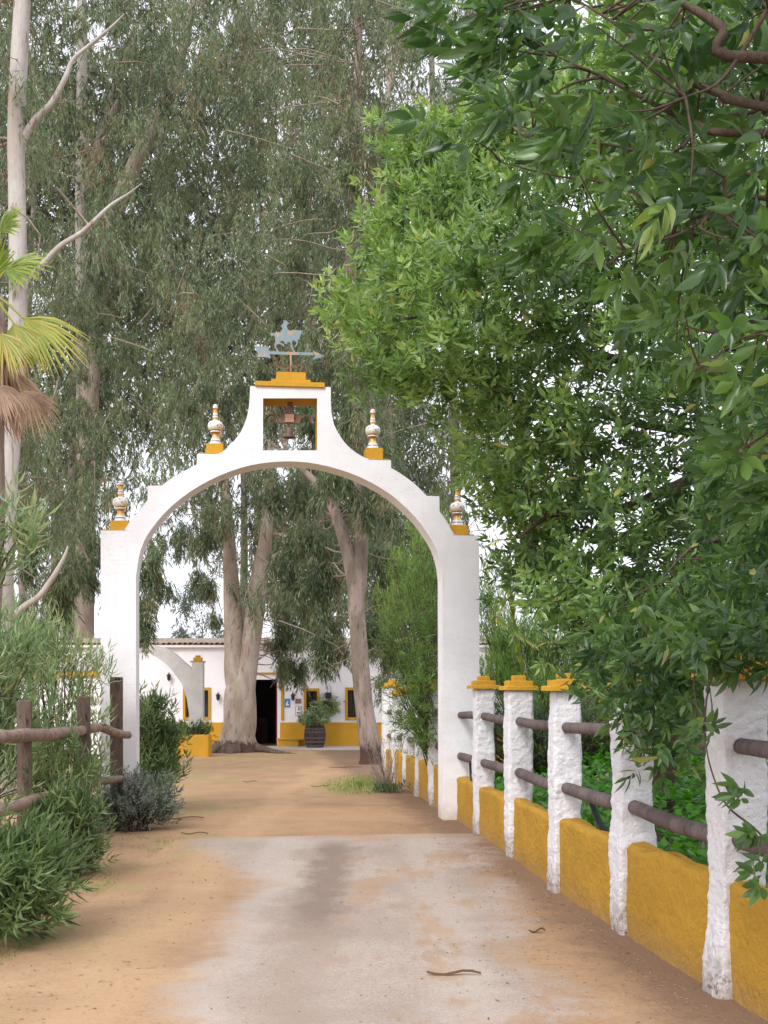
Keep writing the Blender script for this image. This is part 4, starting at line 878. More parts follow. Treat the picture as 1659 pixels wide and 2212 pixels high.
for py in range(-150,1600,50):
    for px in range(720,1800,50):
        x=px+rng.uniform(-20,20); y=py+rng.uniform(-20,20)
        if not poly_in(mid_poly,x,y): continue
        dd=poly_dist(mid_poly,x,y)
        if dd<14: continue
        inner=min(1,dd/260)
        for _ in range(2 if dd<170 else (2 if rng.random()<.5 else 1) if x<1180 else (2 if rng.random()<.4 else 1)):
            Y=11.7+rng.uniform(-1,1)*(.5+2.0*inner)-.9*inner
            if y>1250 and x>1150: Y=rng.uniform(9.2,11.5)
            c=np.array(at(x+rng.uniform(-22,22),y+rng.uniform(-22,22),Y)); n=int(rng.integers(12,17)); rad=.11
            P=c+rng.normal(size=(n,3))*np.array([.12,.14,.12]); P=P[gap_keep(P,sg,1.3)]
            if not len(P): continue
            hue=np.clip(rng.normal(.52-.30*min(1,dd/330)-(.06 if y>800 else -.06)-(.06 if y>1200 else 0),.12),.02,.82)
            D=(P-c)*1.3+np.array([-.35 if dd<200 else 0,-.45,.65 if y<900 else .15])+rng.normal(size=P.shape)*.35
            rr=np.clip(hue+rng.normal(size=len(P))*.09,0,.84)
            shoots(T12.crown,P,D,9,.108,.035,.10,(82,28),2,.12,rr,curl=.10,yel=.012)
            if rng.random()<.3: connect(T12,c,1.5)
finish(T12)
# tree close to the camera on the right, its branches reaching into the picture
near_poly=[(1000,-60),(925,10),(965,70),(985,120),(1010,180),(1035,240),(1000,280),(1050,330),(1110,370),(1120,430),(1090,490),(1180,520),(1215,570),(1290,600),(1300,660),(1360,700),(1450,790),(1520,830),(1590,900),(1560,960),(1600,1120),(1900,1150),(1900,-200),(1100,-200)]
limN=[([(2.6,3.7,3.3),A(1659,290,3.7),A(1500,265,3.75),A(1330,180,3.8),A(1200,120,3.9)],[.03,.024,.018,.012,.004]),
 ([(2.6,3.4,3.5),A(1659,125,3.5),A(1560,60,3.5),A(1480,10,3.55),A(1380,-40,3.6),A(1200,-70,3.7)],[.035,.030,.028,.02,.015,.005]),
 ([(2.4,3.6,3.1),A(1659,232,3.6),A(1560,205,3.7),A(1440,150,3.8),A(1340,60,3.9),A(1230,-10,4)],[.03,.026,.022,.016,.010,.004]),
 ([(2.4,3.8,2.9),A(1659,380,3.7),A(1560,440,3.7),A(1480,500,3.75),A(1350,540,3.8)],[.02,.012,.010,.008,.003]),
 ([(2.4,3.9,2.8),A(1659,430,4.1),A(1500,470,4.1),A(1330,400,4.2),A(1200,380,4.3),A(1080,350,4.3)],[.02,.015,.012,.009,.006,.003]),
 ([(2.4,3.9,2.8),A(1659,690,3.9),A(1560,760,3.9),A(1500,800,3.9)],[.02,.012,.008,.003]),
 ([(2.6,3.7,3.3),A(1640,240,4.3),A(1450,330,4.3),A(1300,310,4.3),A(1150,300,4.4)],[.02,.016,.012,.008,.003]),
 ([A(1659,20,3.5),A(1560,170,3.5),A(1480,210,3.5)],[.014,.010,.004]),
 ([(2.4,4.2,2.4),A(1659,960,4.0),A(1620,1010,4.0),A(1590,1060,4.0)],[.014,.010,.007,.003])]
T13=broad_tree('broadleaf_tree',(3.0,3.9,0),'tree with large glossy leaves close by, its branches hanging in from the upper right',
   ([(3.0,3.9,-.2),(2.95,3.9,1.2),(2.8,3.85,2.4),(2.6,3.7,3.3),(2.6,3.6,4.2)],[.10,.09,.06,.035,.02]),limN,L_NEAR,thin=.55)
ng=[(1330,100,60,70,.75),(1240,60,60,50,.6),(1290,440,90,90,.5),(1180,150,60,40,.3),(1430,90,30,50,.5),(1560,320,60,40,.4),(1400,400,50,60,.5),(1300,640,70,40,.6),(1420,620,60,40,.4),(1600,700,60,80,.65),(1480,860,80,60,.8),(1090,110,30,50,.5)]
for py in range(-160,1150,54):
    for px in range(900,1850,54):
        x=px+rng.uniform(-26,26); y=py+rng.uniform(-26,26)
        if not poly_in(near_poly,x,y): continue
        dd=poly_dist(near_poly,x,y)
        if dd<12: continue
        for _ in range(1 if rng.random()<.92 else 0):
            Y=rng.uniform(3.3,4.7) if rng.random()<.85 else rng.uniform(4.7,6.0)
            if dd<60: Y=rng.uniform(3.8,5.0)
            c=np.array(at(x+rng.uniform(-22,22),y+rng.uniform(-22,22),Y)); P=c[None]+rng.normal(size=(2,3))*.04
            P=P[gap_keep(P,ng)&gap_keep(P,sg)]
            if not len(P): continue
            q=T13.sk[np.argmin(((T13.sk-c)**2).sum(1))]; dv=(c-q); dv/=np.linalg.norm(dv)+1e-6
            D=np.tile(dv*.6+np.array([-.45,-.1,.1]),(len(P),1))+rng.normal(size=P.shape)*.3
            hue=np.clip(rng.normal(.36,.17),.02,.78); rr=np.full(len(P),hue)
            shoots(T13.crown,P,D,9,.100,.033,.12,(85,32),3,.42,rr,curl=.30,yel=.004)
            connect(T13,c,.55,.003,.002)
finish(T13)
# middle distance tree hanging over the nearest post
low_poly=[(1900,850),(1590,870),(1560,960),(1500,1060),(1520,1180),(1440,1240),(1420,1330),(1330,1350),(1290,1330),(1300,1400),(1230,1420),(1290,1500),(1350,1500),(1350,1560),(1430,1540),(1400,1630),(1470,1690),(1490,1600),(1540,1570),(1560,1470),(1650,1450),(1900,1480)]
T14=broad_tree('broadleaf_tree',(3.1,7.6,0),'dark green glossy-leaved tree drooping over the post nearest the camera',
   ([(3.1,7.6,-.2),(3.05,7.6,1.2),(2.9,7.5,2.2),(2.8,7.4,3.0),(2.9,7.4,4.2)],[.09,.08,.07,.05,.03]),
   [([(2.9,7.5,2.1),A(1620,1400,7.2),A(1520,1400,7),A(1400,1430,6.9),A(1330,1450,6.9)],[.03,.02,.015,.009,.003]),
    ([(2.9,7.5,2.0),A(1640,1500,6.6),A(1590,1570,6.4),A(1560,1600,6.3),A(1540,1640,6.3)],[.02,.012,.008,.005,.003]),
    ([A(1700,1890,5.5),A(1640,1800,5.6),A(1570,1740,5.7),A(1535,1660,5.8),A(1520,1580,5.8)],[.007,.006,.005,.004,.002]),
    ([(2.8,7.4,2.9),A(1600,1150,7.3),A(1500,1180,7.2),A(1420,1260,7.1)],[.03,.02,.012,.004]),
    ([(2.8,7.4,3.2),A(1640,980,7),A(1560,960,7)],[.02,.012,.004])],L_NEAR)
lg=[(1640,1500,30,30,.5),(1500,1190,50,40,.5),(1480,1290,40,40,.4),(1430,1560,30,40,.3),(1560,1120,40,40,.4),(1560,1530,60,30,.55),(1600,1680,50,90,.5)]
for py in range(850,1800,46):
    for px in range(1200,1850,46):
        x=px+rng.uniform(-18,18); y=py+rng.uniform(-18,18)
        if not poly_in(low_poly,x,y): continue
        for _ in range(2):
            Y=rng.uniform(6.0,8.0) if x>1400 else rng.uniform(7.0,9.5)
            if 1300<x<1480 and y>1400: Y=rng.uniform(6.7,7.4)
            if x>1500 and 1340<y<=1420: Y=rng.uniform(5.3,5.95)
            if y>1560: Y=rng.uniform(5.6,6.0) if x>1500 else rng.uniform(6.5,7.5)
            c=np.array(at(x+rng.uniform(-20,20),y+rng.uniform(-20,20),Y)); 
            P=c+rng.normal(size=(4,3))*.07; P=P[gap_keep(P,lg)&gap_keep(P,sg)]
            if not len(P): continue
            D=np.tile(np.array([-.35,-.3,-.05]),(len(P),1))+rng.normal(size=P.shape)*.4
            rr=np.clip(rng.normal(.36,.16)+rng.normal(size=len(P))*.08,0,.8)
            shoots(T14.crown,P,D,8,.095,.031,.10,(80,30),3,.3,rr,curl=.22,yel=.010)
            if rng.random()<(.5 if y<1450 else .15): connect(T14,c,.45,.004,.002)
for x,y,Y in [(1640,1790,5.45),(1655,1880,5.4),(1600,1700,5.6)]:
    P=np.array([at(x,y,Y)])+rng.normal(size=(3,3))*.03; shoots(T14.crown,P,np.tile([[-.3,-.2,.1]],(3,1)),7,.10,.036,.08,(80,30),3,.3,np.full(3,.35))
finish(T14)

# ------------------------------------------------------------------ shrubs
def shrub(name,base,label,blobs,mat,k_=9,L=.12,W=.018,slen=.16,phi=(70,20),up=.7,cat='shrub',stem_mat=M_TWIG,grav=.05,hue=(.45,.2),nst=None,out=.5,kind=2,group=None,curl=.12,spread=.10):
    base=Vector(base); r=empty(name,base,label=label,cat=cat); 
    if group: r['group']=group
    g=Geo(); st=Geo(); B=np.array(base)
    for (c,rad,n) in blobs:
        c=np.array(c,float); cc=ellipsoid_pts(c,rad,max(1,n//3),1.5)
        for s in cc:
            P=s+rng.normal(size=(3,3))*spread; P[:,2]=np.maximum(P[:,2],base.z+.04); d_=unit((s-(B+np.array([0,0,.15])))[None])[0]
            D=np.tile(d_*out+np.array([0,0,up]),(3,1))+rng.normal(size=(3,3))*.28
            h=np.clip(rng.normal(hue[0],hue[1]),.02,.85); shoots(g,P,D,k_,L,W,slen,phi,kind,grav,np.clip(h+rng.normal(size=3)*.08,0,1),curl=curl)
            if rng.random()<.5:
                b0=B+np.array([rng.normal()*.08,rng.normal()*.08,0]); tube(st,[b0,(b0+s)/2+np.array([0,0,.15])+rng.normal(size=3)*.04,s,P[0]],[.012,.009,.005,.003],5,3,cap=False)
    put('foliage',g.mesh('foliage',origin=base,attr=True),mat,r,kind='stuff')
    if st.n: put('stems',st.mesh('stems',origin=base,smooth=True),stem_mat,r)
    return r
OG='oleander shrubs along the left verge'
def B_(x,y,Y,rx_,rz_,n): c=at(x,y,Y); return ((c.x,Y,c.z),(rx_,rx_,rz_),n)
shrub('oleander_shrub',(-2.62,7.9,0),'dark green oleander nearest the camera at the left edge of the drive',[B_(10,1905,7.8,.22,.11,90),B_(45,1885,8.0,.16,.10,50),B_(0,1950,7.5,.22,.14,80),B_(68,1905,7.9,.10,.12,34),B_(-100,1900,7.8,.34,.2,100),B_(20,1960,7.6,.16,.12,40)],L_OLED,11,.125,.021,.2,(72,25),.35,group=OG,out=.7,hue=(.5,.2))
shrub('oleander_shrub',(-2.72,10.1,0),'rounded dark oleander with tips over the sand in front of the archway',[B_(135,1775,10.2,.15,.20,60),B_(115,1830,10.1,.20,.20,80),B_(150,1820,10.2,.11,.22,60),B_(60,1865,10.0,.24,.10,50),B_(165,1850,10.3,.05,.10,16),B_(165,1690,11.4,.12,.25,40)],L_OLED,11,.12,.019,.18,(72,25),.35,group=OG,out=.6,hue=(.42,.2))
shrub('oleander_shrub',(-3.7,13.4,0),'tall airy oleander with yellowing tips beside the left archway pillar',[B_(90,1430,13.0,.34,.15,60),B_(150,1450,13.2,.30,.18,60),B_(50,1490,12.6,.38,.22,66),B_(150,1530,13.2,.26,.24,38),B_(180,1560,13.0,.16,.22,20),B_(60,1600,12.4,.36,.26,60),B_(120,1650,12.6,.34,.26,70),B_(190,1500,13.2,.10,.14,14),B_(185,1680,12.9,.12,.2,30)],L_OLE,9,.14,.018,.2,(60,15),.85,group=OG,out=.45,hue=(.62,.18),spread=.13)
shrub('oleander_shrub',(-3.9,10.8,0),'tall light green oleander at the left edge behind the rustic rails',[B_(10,1420,11.2,.28,.24,60),B_(-30,1500,11,.36,.4,90),B_(25,1530,11.4,.26,.26,40),B_(0,1640,11.2,.34,.26,70),B_(50,1670,11.8,.26,.2,40),B_(-60,1650,11,.4,.4,90)],L_OLE,10,.145,.019,.22,(62,18),.75,group=OG,out=.45,hue=(.5,.2))
shrub('oleander_shrub',(-2.9,6.8,0),'tallest oleander branch reaching into the left edge below the palm',[B_(8,1215,6.8,.09,.11,14),B_(-20,1190,6.8,.12,.12,24),B_(-170,1500,6.8,.2,.5,60)],L_OLE,11,.14,.019,.18,(72,25),.5,group=OG,out=.5,hue=(.6,.15))
shrub('oleander_shrub',(-3.12,16.6,ground_z(16.6)),'dense oleander beyond the left pillar of the archway',[B_(328,1560,16.4,.20,.20,90),B_(340,1610,16.6,.24,.30,150),B_(338,1680,16.4,.25,.28,140),B_(320,1730,16.2,.28,.20,100),B_(362,1610,16.8,.08,.16,26),B_(312,1590,16.2,.14,.3,50),B_(360,1660,16.6,.1,.18,34)],L_OLED,10,.125,.022,.18,(70,22),.6,group=OG,out=.5,hue=(.5,.2))
shrub('sage_shrub',(-2.85,13.6,0),'low grey-green shrub at the foot of the left archway pillar',[B_(250,1750,13.6,.24,.18,230),B_(300,1750,13.6,.26,.19,280),B_(340,1755,13.7,.18,.16,170),B_(280,1710,13.7,.2,.14,110),B_(225,1770,13.5,.14,.12,80),B_(345,1710,13.9,.12,.14,50)],L_SAGE,12,.045,.016,.12,(70,25),.6,out=.5,kind=1,hue=(.5,.25),spread=.05)
shrub('acacia_shrub',(.95,17.8,ground_z(17.8)),'feathery green shrub hanging over the far fence inside the archway',[B_(890,1410,17.2,.30,.42,180),B_(915,1480,16.6,.26,.5,200),B_(885,1550,17.0,.22,.34,120),B_(925,1590,16.6,.18,.26,80),B_(850,1380,17.4,.22,.20,60),B_(930,1350,17.5,.24,.4,110),B_(862,1480,17.2,.16,.3,60),B_(905,1280,17.8,.26,.36,90),B_(935,1230,18,.2,.35,80)],L_LIME,12,.10,.010,.2,(55,18),-.1,out=.6,kind=1,grav=.25,hue=(.30,.2))
shrub('acacia_shrub',(1.0,19.5,ground_z(19.5)),'lighter feathery treelet behind the archway, above the hanging shrub',[B_(885,1290,19.5,.36,.2,90),B_(905,1240,19.6,.3,.3,90),B_(860,1220,19.6,.14,.22,34),B_(930,1170,19.8,.3,.36,110),B_(850,1330,19.3,.2,.2,60)],L_LIME,12,.11,.012,.2,(55,18),.3,out=.6,kind=1,hue=(.75,.15))
shrub('broom_shrub',(2.6,20.5,-.1),'pale feathery broom behind the posts, right of the archway',[B_(1100,1400,20.4,.5,.5,360),B_(1180,1430,20.6,.6,.5,400),B_(1080,1480,20.0,.4,.35,220),B_(1260,1470,20.5,.6,.5,380),B_(1150,1510,20,.6,.4,300),B_(1060,1330,20.6,.26,.4,110),B_(1350,1500,20,.7,.5,300),B_(1450,1540,20,.8,.5,260)],L_LIME,12,.13,.012,.25,(40,12),.5,out=.6,kind=1,hue=(.55,.25))
shrub('broom_shrub',(2.2,16.8,0),'darker low bushes directly behind the fence posts next to the archway',[B_(1080,1590,16.6,.5,.4,300),B_(1200,1590,16.8,.6,.4,300),B_(1320,1590,16.5,.6,.4,260),B_(1460,1590,16,.7,.5,260)],L_OLED,11,.10,.018,.18,(60,20),.3,out=.6,kind=1,hue=(.3,.2))
# bare sapling and the stripped twigs by the far fence
r=empty('dry_shrub',(.02,19.6,ground_z(19.6)),label='leafless twiggy bush at the foot of the far ochre fence',cat='shrub'); g=Geo()
for k_ in range(34):
    a=rng.uniform(0,6.28); l=rng.uniform(.3,.95); p0=np.array([.02,19.6,ground_z(19.6)])+rng.normal(size=3)*[.06,.06,0]; e=p0+np.array([math.cos(a)*l*.35-.05,math.sin(a)*l*.35,l]); m_=(p0+e)/2+rng.normal(size=3)*.05
    tube(g,[p0,m_,e],[.008,.005,.002],5,3,cap=False)
    for _ in range(3): q=p0+(e-p0)*rng.uniform(.4,.95); tube(g,[q,q+rng.normal(size=3)*.08+[0,0,.06]],[.004,.0015],4,2,cap=False)
put('twigs',g.mesh('twigs',origin=r.location),M_TWIGL,r)
g=Geo(); P=np.array([[.02,19.5,ground_z(19.5)+.02]])+rng.normal(size=(60,3))*[.16,.2,.02]; shoots(g,P,np.tile([[0,0,1.]],(60,1)),6,.10,.02,.08,(60,20),1,.1,rrange=(0,.5)); put('regrowth',g.mesh('regrowth',origin=r.location,attr=True),L_OLED,r,kind='stuff')

# ground cover behind the fence
g=Geo(); n=5200
X=rng.uniform(0,1,n); Yc=rng.uniform(5.5,19,n); Xc=(2.39-.108*Yc)+.42+X**1.2*4.2; hh=.42+.34*np.array([noise.noise(Vector((a*1.1,b*1.1,2)))for a,b in zip(Xc,Yc)])+.28*(Yc>7)*np.clip((Xc-1.9),0,1)
Zc=rng.uniform(.35,1,n)*np.clip(hh,.15,1.1); P=np.stack([Xc,Yc,Zc],1); D=np.stack([rng.normal(size=n)*.35,rng.normal(size=n)*.35-.2,np.ones(n)],1)
shoots(g,P,D,5,.085,.075,.05,(85,55),1,0,rrange=(0,1),curl=.05)
put('ground_cover',g.mesh('ground_cover',attr=True),L_COVER,label='bright green ground cover growing behind the fence',cat='ground cover',kind='stuff')
g=Geo(); n=1500; Yc=rng.uniform(5.5,14,n); Xc=(2.39-.108*Yc)+.3+rng.random(n)*1.6
for a,b in zip(Xc[:700],Yc[:700]):
    h=rng.uniform(.25,.6); tube(g,[(a,b,0),(a+rng.normal()*.04,b+rng.normal()*.04,h*.6),(a+rng.normal()*.1,b+rng.normal()*.1,h)],[.004,.003,.0015],3,1,cap=False)
put('dry_stalks',g.mesh('dry_stalks'),M_TWIGL,label='dry brown stalks standing among the ground cover',cat='undergrowth',kind='stuff')

# ------------------------------------------------------------------ palms
def frond(root,petiole,ctr,axis,side,rad,n,mat,spread=R(95),droop=.35,name='frond',label=None,rr=(0,1),wid=.035):
    """fan leaf: stalk from petiole to ctr, blades fanned about axis in the plane of axis and side"""
    axis=np.array(axis,float); axis/=np.linalg.norm(axis); side=np.array(side,float); side-=axis*side.dot(axis); side/=np.linalg.norm(side); nrm=np.cross(side,axis)
    if nrm[2]<0: nrm=-nrm
    g=Geo(); c=np.array(tuple(ctr)); O=np.array(root.location)
    for k_ in range(n):
        a=-spread+2*spread*(k_+.5)/n+rng.normal()*.02; d_=axis*math.cos(a)+side*math.sin(a); s=-axis*math.sin(a)+side*math.cos(a)
        L_=rad*(1-.22*abs(a)/spread)*rng.uniform(.88,1.05); pts=[]
        dr=droop*rng.uniform(.5,1.5)
        for t_ in (0,.3,.55,.75,.9,1.0):
            p=c+d_*L_*t_+nrm*(.05*rad*math.sin(t_*3))*(1 if k_%2 else .8)-np.array([0,0,1])*dr*L_*max(0,t_-.35)**1.8
            wv=wid*(.25+1.0*min(t_*2.4,1))*(1-max(0,t_-.5)*1.95); pts.append((p,max(wv,.001)))
        V=[];Q=[]
        for p,wv in pts: V+= [p-s*wv*.5+nrm*wv*.12,p-nrm*wv*.12,p+s*wv*.5+nrm*wv*.12]
        for i in range(5): Q+=[(i*3,i*3+1,i*3+4,i*3+3),(i*3+1,i*3+2,i*3+5,i*3+4)]
        ba=rr[0]+(rr[1]-rr[0])*rng.random(); qa=np.clip(np.repeat(ba+np.array([0,0,0,.12,.35]),2),0,1)
        g.add(V,Q,qa=qa)
    p0=np.array(tuple(petiole)); tube(g,[p0,(p0+c)/2+np.array([0,0,.05]),c],[.022,.016,.010],6,4)
    o=put(name,g.mesh(name,origin=O,attr=True),mat,root)
    if label: o['label']=label
Yp=13.5; hub=at(-25,640,Yp); pb=Vector((hub.x,Yp,0))
palm=empty('fan_palm',pb,label='fan palm at the left edge with yellow-green and dead brown fronds',cat='palm')
g=Geo(); tube(g,[(pb.x-.1,Yp,-.2),(pb.x-.08,Yp,1.5),(pb.x-.02,Yp,3.5),tuple(hub)],[.24,.20,.19,.17],14,6,rough=.12,fq=5); put('trunk',g.mesh('trunk',origin=pb,smooth=True),M_POLE,palm)
def fr(x,y,tx,ty,rad_px,n,mat,dy=0.0,spread=R(60),droop=.3,tilt=.3,rr=(0,1),label=None,side=None,wid=.034):
    c=at(x,y,Yp+dy); e=at(tx,ty,Yp+dy-.2); ax=np.array(e-c); sd=np.array([-ax[2],tilt*np.linalg.norm(ax),ax[0]]) if side is None else side
    frond(palm,hub+Vector((0,dy*.4,0)),c,ax,sd,rad_px*Yp/FOC,n,mat,spread,droop,rr=rr,label=label,wid=wid)
fr(50,688,175,770,172,28,L_PALM,-.35,R(36),.35,.5,(.25,.75),'yellow-green frond reaching right')
fr(30,700,100,830,130,24,L_PALM,-.5,R(46),.3,.5,(.2,.9))
fr(10,585,110,570,125,24,L_PALM,.2,R(48),.25,.7,(0,.55),'green frond reaching right above the others')
fr(0,500,70,430,90,22,L_PALM,.5,R(50),.3,.6,(0,.3))
fr(-20,600,-40,430,130,22,L_PALM,.6,R(70),.3,.6,(0,.4))
fr(0,720,30,800,110,22,L_PALM,-.7,R(50),.3,.5,(.3,1))
fr(45,845,110,920,115,24,L_PALMD,-.1,R(42),.55,.5,(0,1),'dead brown hanging frond')
fr(-10,835,30,905,85,20,L_PALMD,-.6,R(55),.55,.4,(0,.8),'pinkish dead frond bent over')
fr(10,800,90,930,130,20,L_PALMD,.3,R(40),.5,.4,(.3,1))
fr(-40,700,-140,800,140,22,L_PALM,-.2,R(60),.3,.5,(0,.6)); fr(-40,560,-160,560,130,22,L_PALM,0,R(60),.3,.5,(0,.5)); fr(-30,780,-70,950,110,20,L_PALMD,.1,R(50),.5,.4,(0,1))
# dead skirt along the palm trunk
g=Geo(); n=70; a=rng.uniform(0,6.28,n); z=hub.z-.35-rng.random(n)*.8; P=np.stack([hub.x+np.cos(a)*.18,Yp+np.sin(a)*.18,z],1); D=np.stack([np.cos(a)*.35,np.sin(a)*.35,-np.ones(n)],1); shoots(g,P,D,3,.55,.035,.1,(18,5),1,.2,rrange=(0,1)); put('dead_skirt',g.mesh('dead_skirt',origin=pb,attr=True),L_PALMD,palm,kind='stuff')
# small palm behind the right pillar
pb2=Vector((at(1165,1300,17).x,17,0)); palm2=empty('young_palm',pb2,label='young feather palm behind the posts just right of the archway',cat='palm')
g=Geo(); tube(g,[(pb2.x,17,-.2),(pb2.x,17,.3),(pb2.x,17,.7)],[.1,.1,.08],10,3); put('trunk',g.mesh('trunk',origin=pb2,smooth=True),M_POLE,palm2)
def feather(pts,ll,n,mat,root):
    g=Geo(); S=spline([tuple(p) for p in pts],10); tube(g,S[::3],[.016*(1-.8*i/len(S[::3])) for i in range(len(S[::3]))],5,1,cap=False); g.qa[-1]=np.zeros(len(g.qa[-1]))
    P=[];D=[];Sd=[]
    for k_ in range(n):
        f=.12+.88*k_/n; i=int(f*(len(S)-2)); p=S[i]; tg=S[i+1]-S[i]; tg/=np.linalg.norm(tg); sd=np.cross(tg,[0,0,1]); sd/=np.linalg.norm(sd)+1e-6
        for s in (-1,1): P.append(p); D.append(sd*s*.7+tg*.75+np.array([0,0,-.15])); Sd.append(tg)
    P=np.array(P);D=unit(np.array(D));Sd=unit(np.cross(D,np.array([0,0,1.])+rng.normal(size=D.shape)*.1))
    leaves(g,P,D,Sd,np.full(len(P),ll)*(.7+.4*rng.random(len(P))),np.full(len(P),.022),1,.2+.6*rng.random(len(P)))
    put('frond',g.mesh('frond',origin=root.location,attr=True),mat,root)
h2=Vector((pb2.x,17,.6))
feather([h2,at(1108,1330,17),at(1095,1210,17),at(1065,1190,16.9),at(1045,1225,16.8),at(1040,1270,16.7)],.22,40,L_PALM,palm2)
feather([h2,at(1108,1330,17),at(1100,1190,17),at(1080,1165,16.8),at(1050,1180,16.6)],.22,40,L_PALM,palm2)
feather([h2,at(1108,1330,17),at(1140,1230,17),at(1180,1230,17),at(1210,1290,17)],.25,36,L_PALM,palm2)
feather([h2,at(1108,1330,17),at(1090,1300,16.8),at(1070,1330,16.6),at(1120,1370,16.4),at(1170,1400,16.2)],.25,36,L_PALM,palm2)
feather([h2,at(1108,1330,17),at(1120,1200,17.6),at(1150,1130,18),at(1190,1150,18.3)],.25,36,L_PALM,palm2)

# ------------------------------------------------------------------ yard in front of the house
sp=empty('small_grey_archway',(at(403,1570,35.6).x,35.6,ground_z(35.6)),label='small weathered grey arch with ochre-capped pillar, seen through the main archway',cat='archway')
def s_(x,y): p=at(x,y,35.6); return (p.x-sp.location.x, p.z-sp.location.z)
inn=[(404,1640),(405,1569),(408,1544),(402.8,1508.8),(392,1476.7),(371,1448),(356,1433),(338.7,1420),(321,1411),(303,1406.5),(285,1405),(267,1406.5),(249,1411),(231,1420),(214,1433),(199,1448),(178,1476.7),(167,1508.8),(162,1544),(162,1640)]
outr=[(437.5,1640),(437.5,1431),(414,1431),(413.5,1445),(396,1429),(378,1413),(360,1401),(335,1393.5),(310,1390),(285,1389),(260,1390),(235,1393.5),(210,1401),(190,1413),(172,1429),(156,1445),(156,1431),(132,1431),(132,1640)]
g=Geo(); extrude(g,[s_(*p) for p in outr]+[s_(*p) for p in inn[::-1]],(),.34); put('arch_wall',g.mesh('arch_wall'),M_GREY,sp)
for x0,x1 in ((410,440.5),(129,160)):
    g=Geo(); m_=(x0+x1)/2
    for a,b,c,dd in ((x0,x1,1427.5,1430.8),(m_-9,m_+9,1420,1427.3),(m_-4.5,m_+4.5,1415.5,1419.8)):
        u0,z0=s_(a,dd); u1,z1=s_(b,c); y_=(.05 if b-a>25 else .1); box(g,u0,u1,-.04+y_,.38-y_,z0,z1)
    put('pillar_cap',g.mesh('pillar_cap'),M_TRIM,sp)
# boundary wall to the left of the yard
bw=empty('yard_wall',(-9.6,33.5,ground_z(33.5)),label='white yard wall with ochre coping behind the oleanders on the left',cat='wall')
p=at(0,1450,33.5).z
g=Geo(); box(g,-16,-7.72,33.5,33.75,ground_z(34)-.3,p-.18); put('wall',g.mesh('wall',origin=bw.location),M_HWHITE,bw)
g=Geo(); box(g,-16,-7.68,33.46,33.79,p-.178,p); put('coping',g.mesh('coping',origin=bw.location),M_TRIM,bw)
# planter at the foot of the small arch
pl=empty('planter',(at(400,1634,34.6).x,34.6,ground_z(34.6)),label='ochre block planter at the foot of the small grey arch',cat='planter')
x0=at(330,1600,34.6).x; x1=at(451,1600,34.6).x; zt_=at(0,1587,34.6).z
g=Geo(); roughbox(g,((x0+x1)/2,34.9),(x1-x0)/2,.32,ground_z(34.6)-.2,zt_,0,.004,3,.06,.03); put('planter_box',g.mesh('planter_box',origin=pl.location,smooth=True),M_HOCHRE,pl)
shrub('planter_plant',(at(415,1587,34.8).x,34.8,zt_-.05),'low dark green plants growing in the ochre planter',[((at(395,1578,34.8).x,34.8,zt_+.08),(.3,.18,.12),110),((at(430,1578,34.8).x,34.8,zt_+.09),(.25,.18,.13),110),((at(360,1578,34.8).x,34.8,zt_+.09),(.3,.18,.13),60)],L_OLED,9,.10,.03,.1,kind=1,cat='plant',hue=(.3,.2))
# wine barrel with plant
br=empty('wine_barrel',(hx(683),42.1,HG+.07),label='old dark wine barrel standing against the ochre dado',cat='barrel')
Bh=.86; stv=[]
for k_ in range(20):
    a0=k_/20*2*math.pi; a1=(k_+.94)/20*2*math.pi; g=Geo(); V=[];n=9
    for i in range(n):
        z=Bh*i/(n-1); r=.295+.085*math.sin(math.pi*i/(n-1))
        for rr_,aa in ((r,a0),(r,a1),(r-.03,a1),(r-.03,a0)): V.append((rr_*math.cos(aa),rr_*math.sin(aa),z))
    Q=[(i*4+j,i*4+(j+1)%4,(i+1)*4+(j+1)%4,(i+1)*4+j) for i in range(n-1) for j in range(4)]+[(0,3,2,1),((n-1)*4,(n-1)*4+1,(n-1)*4+2,(n-1)*4+3)]
    g.add(V,Q); put('stave',g.mesh('stave'),M_BARREL,br)
for z in (.06,.20,.33,.54,.66,.80):
    g=Geo(); r=.295+.085*math.sin(math.pi*z/Bh)+.004; lathe(g,[(r-.01,z-.02),(r+.003,z-.02),(r+.003,z+.02),(r-.01,z+.02)],sides=28); put('hoop',g.mesh('hoop'),M_HOOP,br)
g=Geo(); lathe(g,[(0,.80),(.27,.80),(.27,.77),(0,.77)],sides=20); put('soil',g.mesh('soil'),M_DARK,br)
shrub('potted_plant',(hx(680),42.1,HG+.9),'leafy light green plant spilling out of the wine barrel',[((hx(678),42.0,HG+1.05),(.34,.26,.16),170),((hx(688),42.0,HG+.98),(.3,.26,.12),70)],L_OLE,9,.18,.04,.12,(80,40),.5,kind=1,cat='plant',hue=(.5,.2),grav=.2)
hp=empty('hanging_planter',(hx(709),HYd-.002,hz(1508)),label='black iron wall planter between the two right-hand windows',cat='planter')
g=Geo(); box(g,-.11,.11,-.2,-.01,0,.2); put('pot',g.mesh('pot'),M_BLACK,hp)
for xx in (-.03,.09): g=Geo(); tube(g,[(xx,-.02,.2),(xx,-.02,.42)],[.008,.008],5,1); put('hanger',g.mesh('hanger'),M_BLACK,hp)
shrub('hanging_plant',(hx(709),HYd-.15,hz(1530)),'trailing green plant on the wall below the iron planter',[((hx(703),HYd-.16,hz(1520)),(.2,.08,.14),50),((hx(713),HYd-.16,hz(1530)),(.16,.08,.22),60),((hx(718),HYd-.16,hz(1517)),(.16,.08,.08),22)],L_OLE,8,.22,.03,.12,(60,20),-.2,kind=1,cat='plant',hue=(.6,.2),grav=.4)

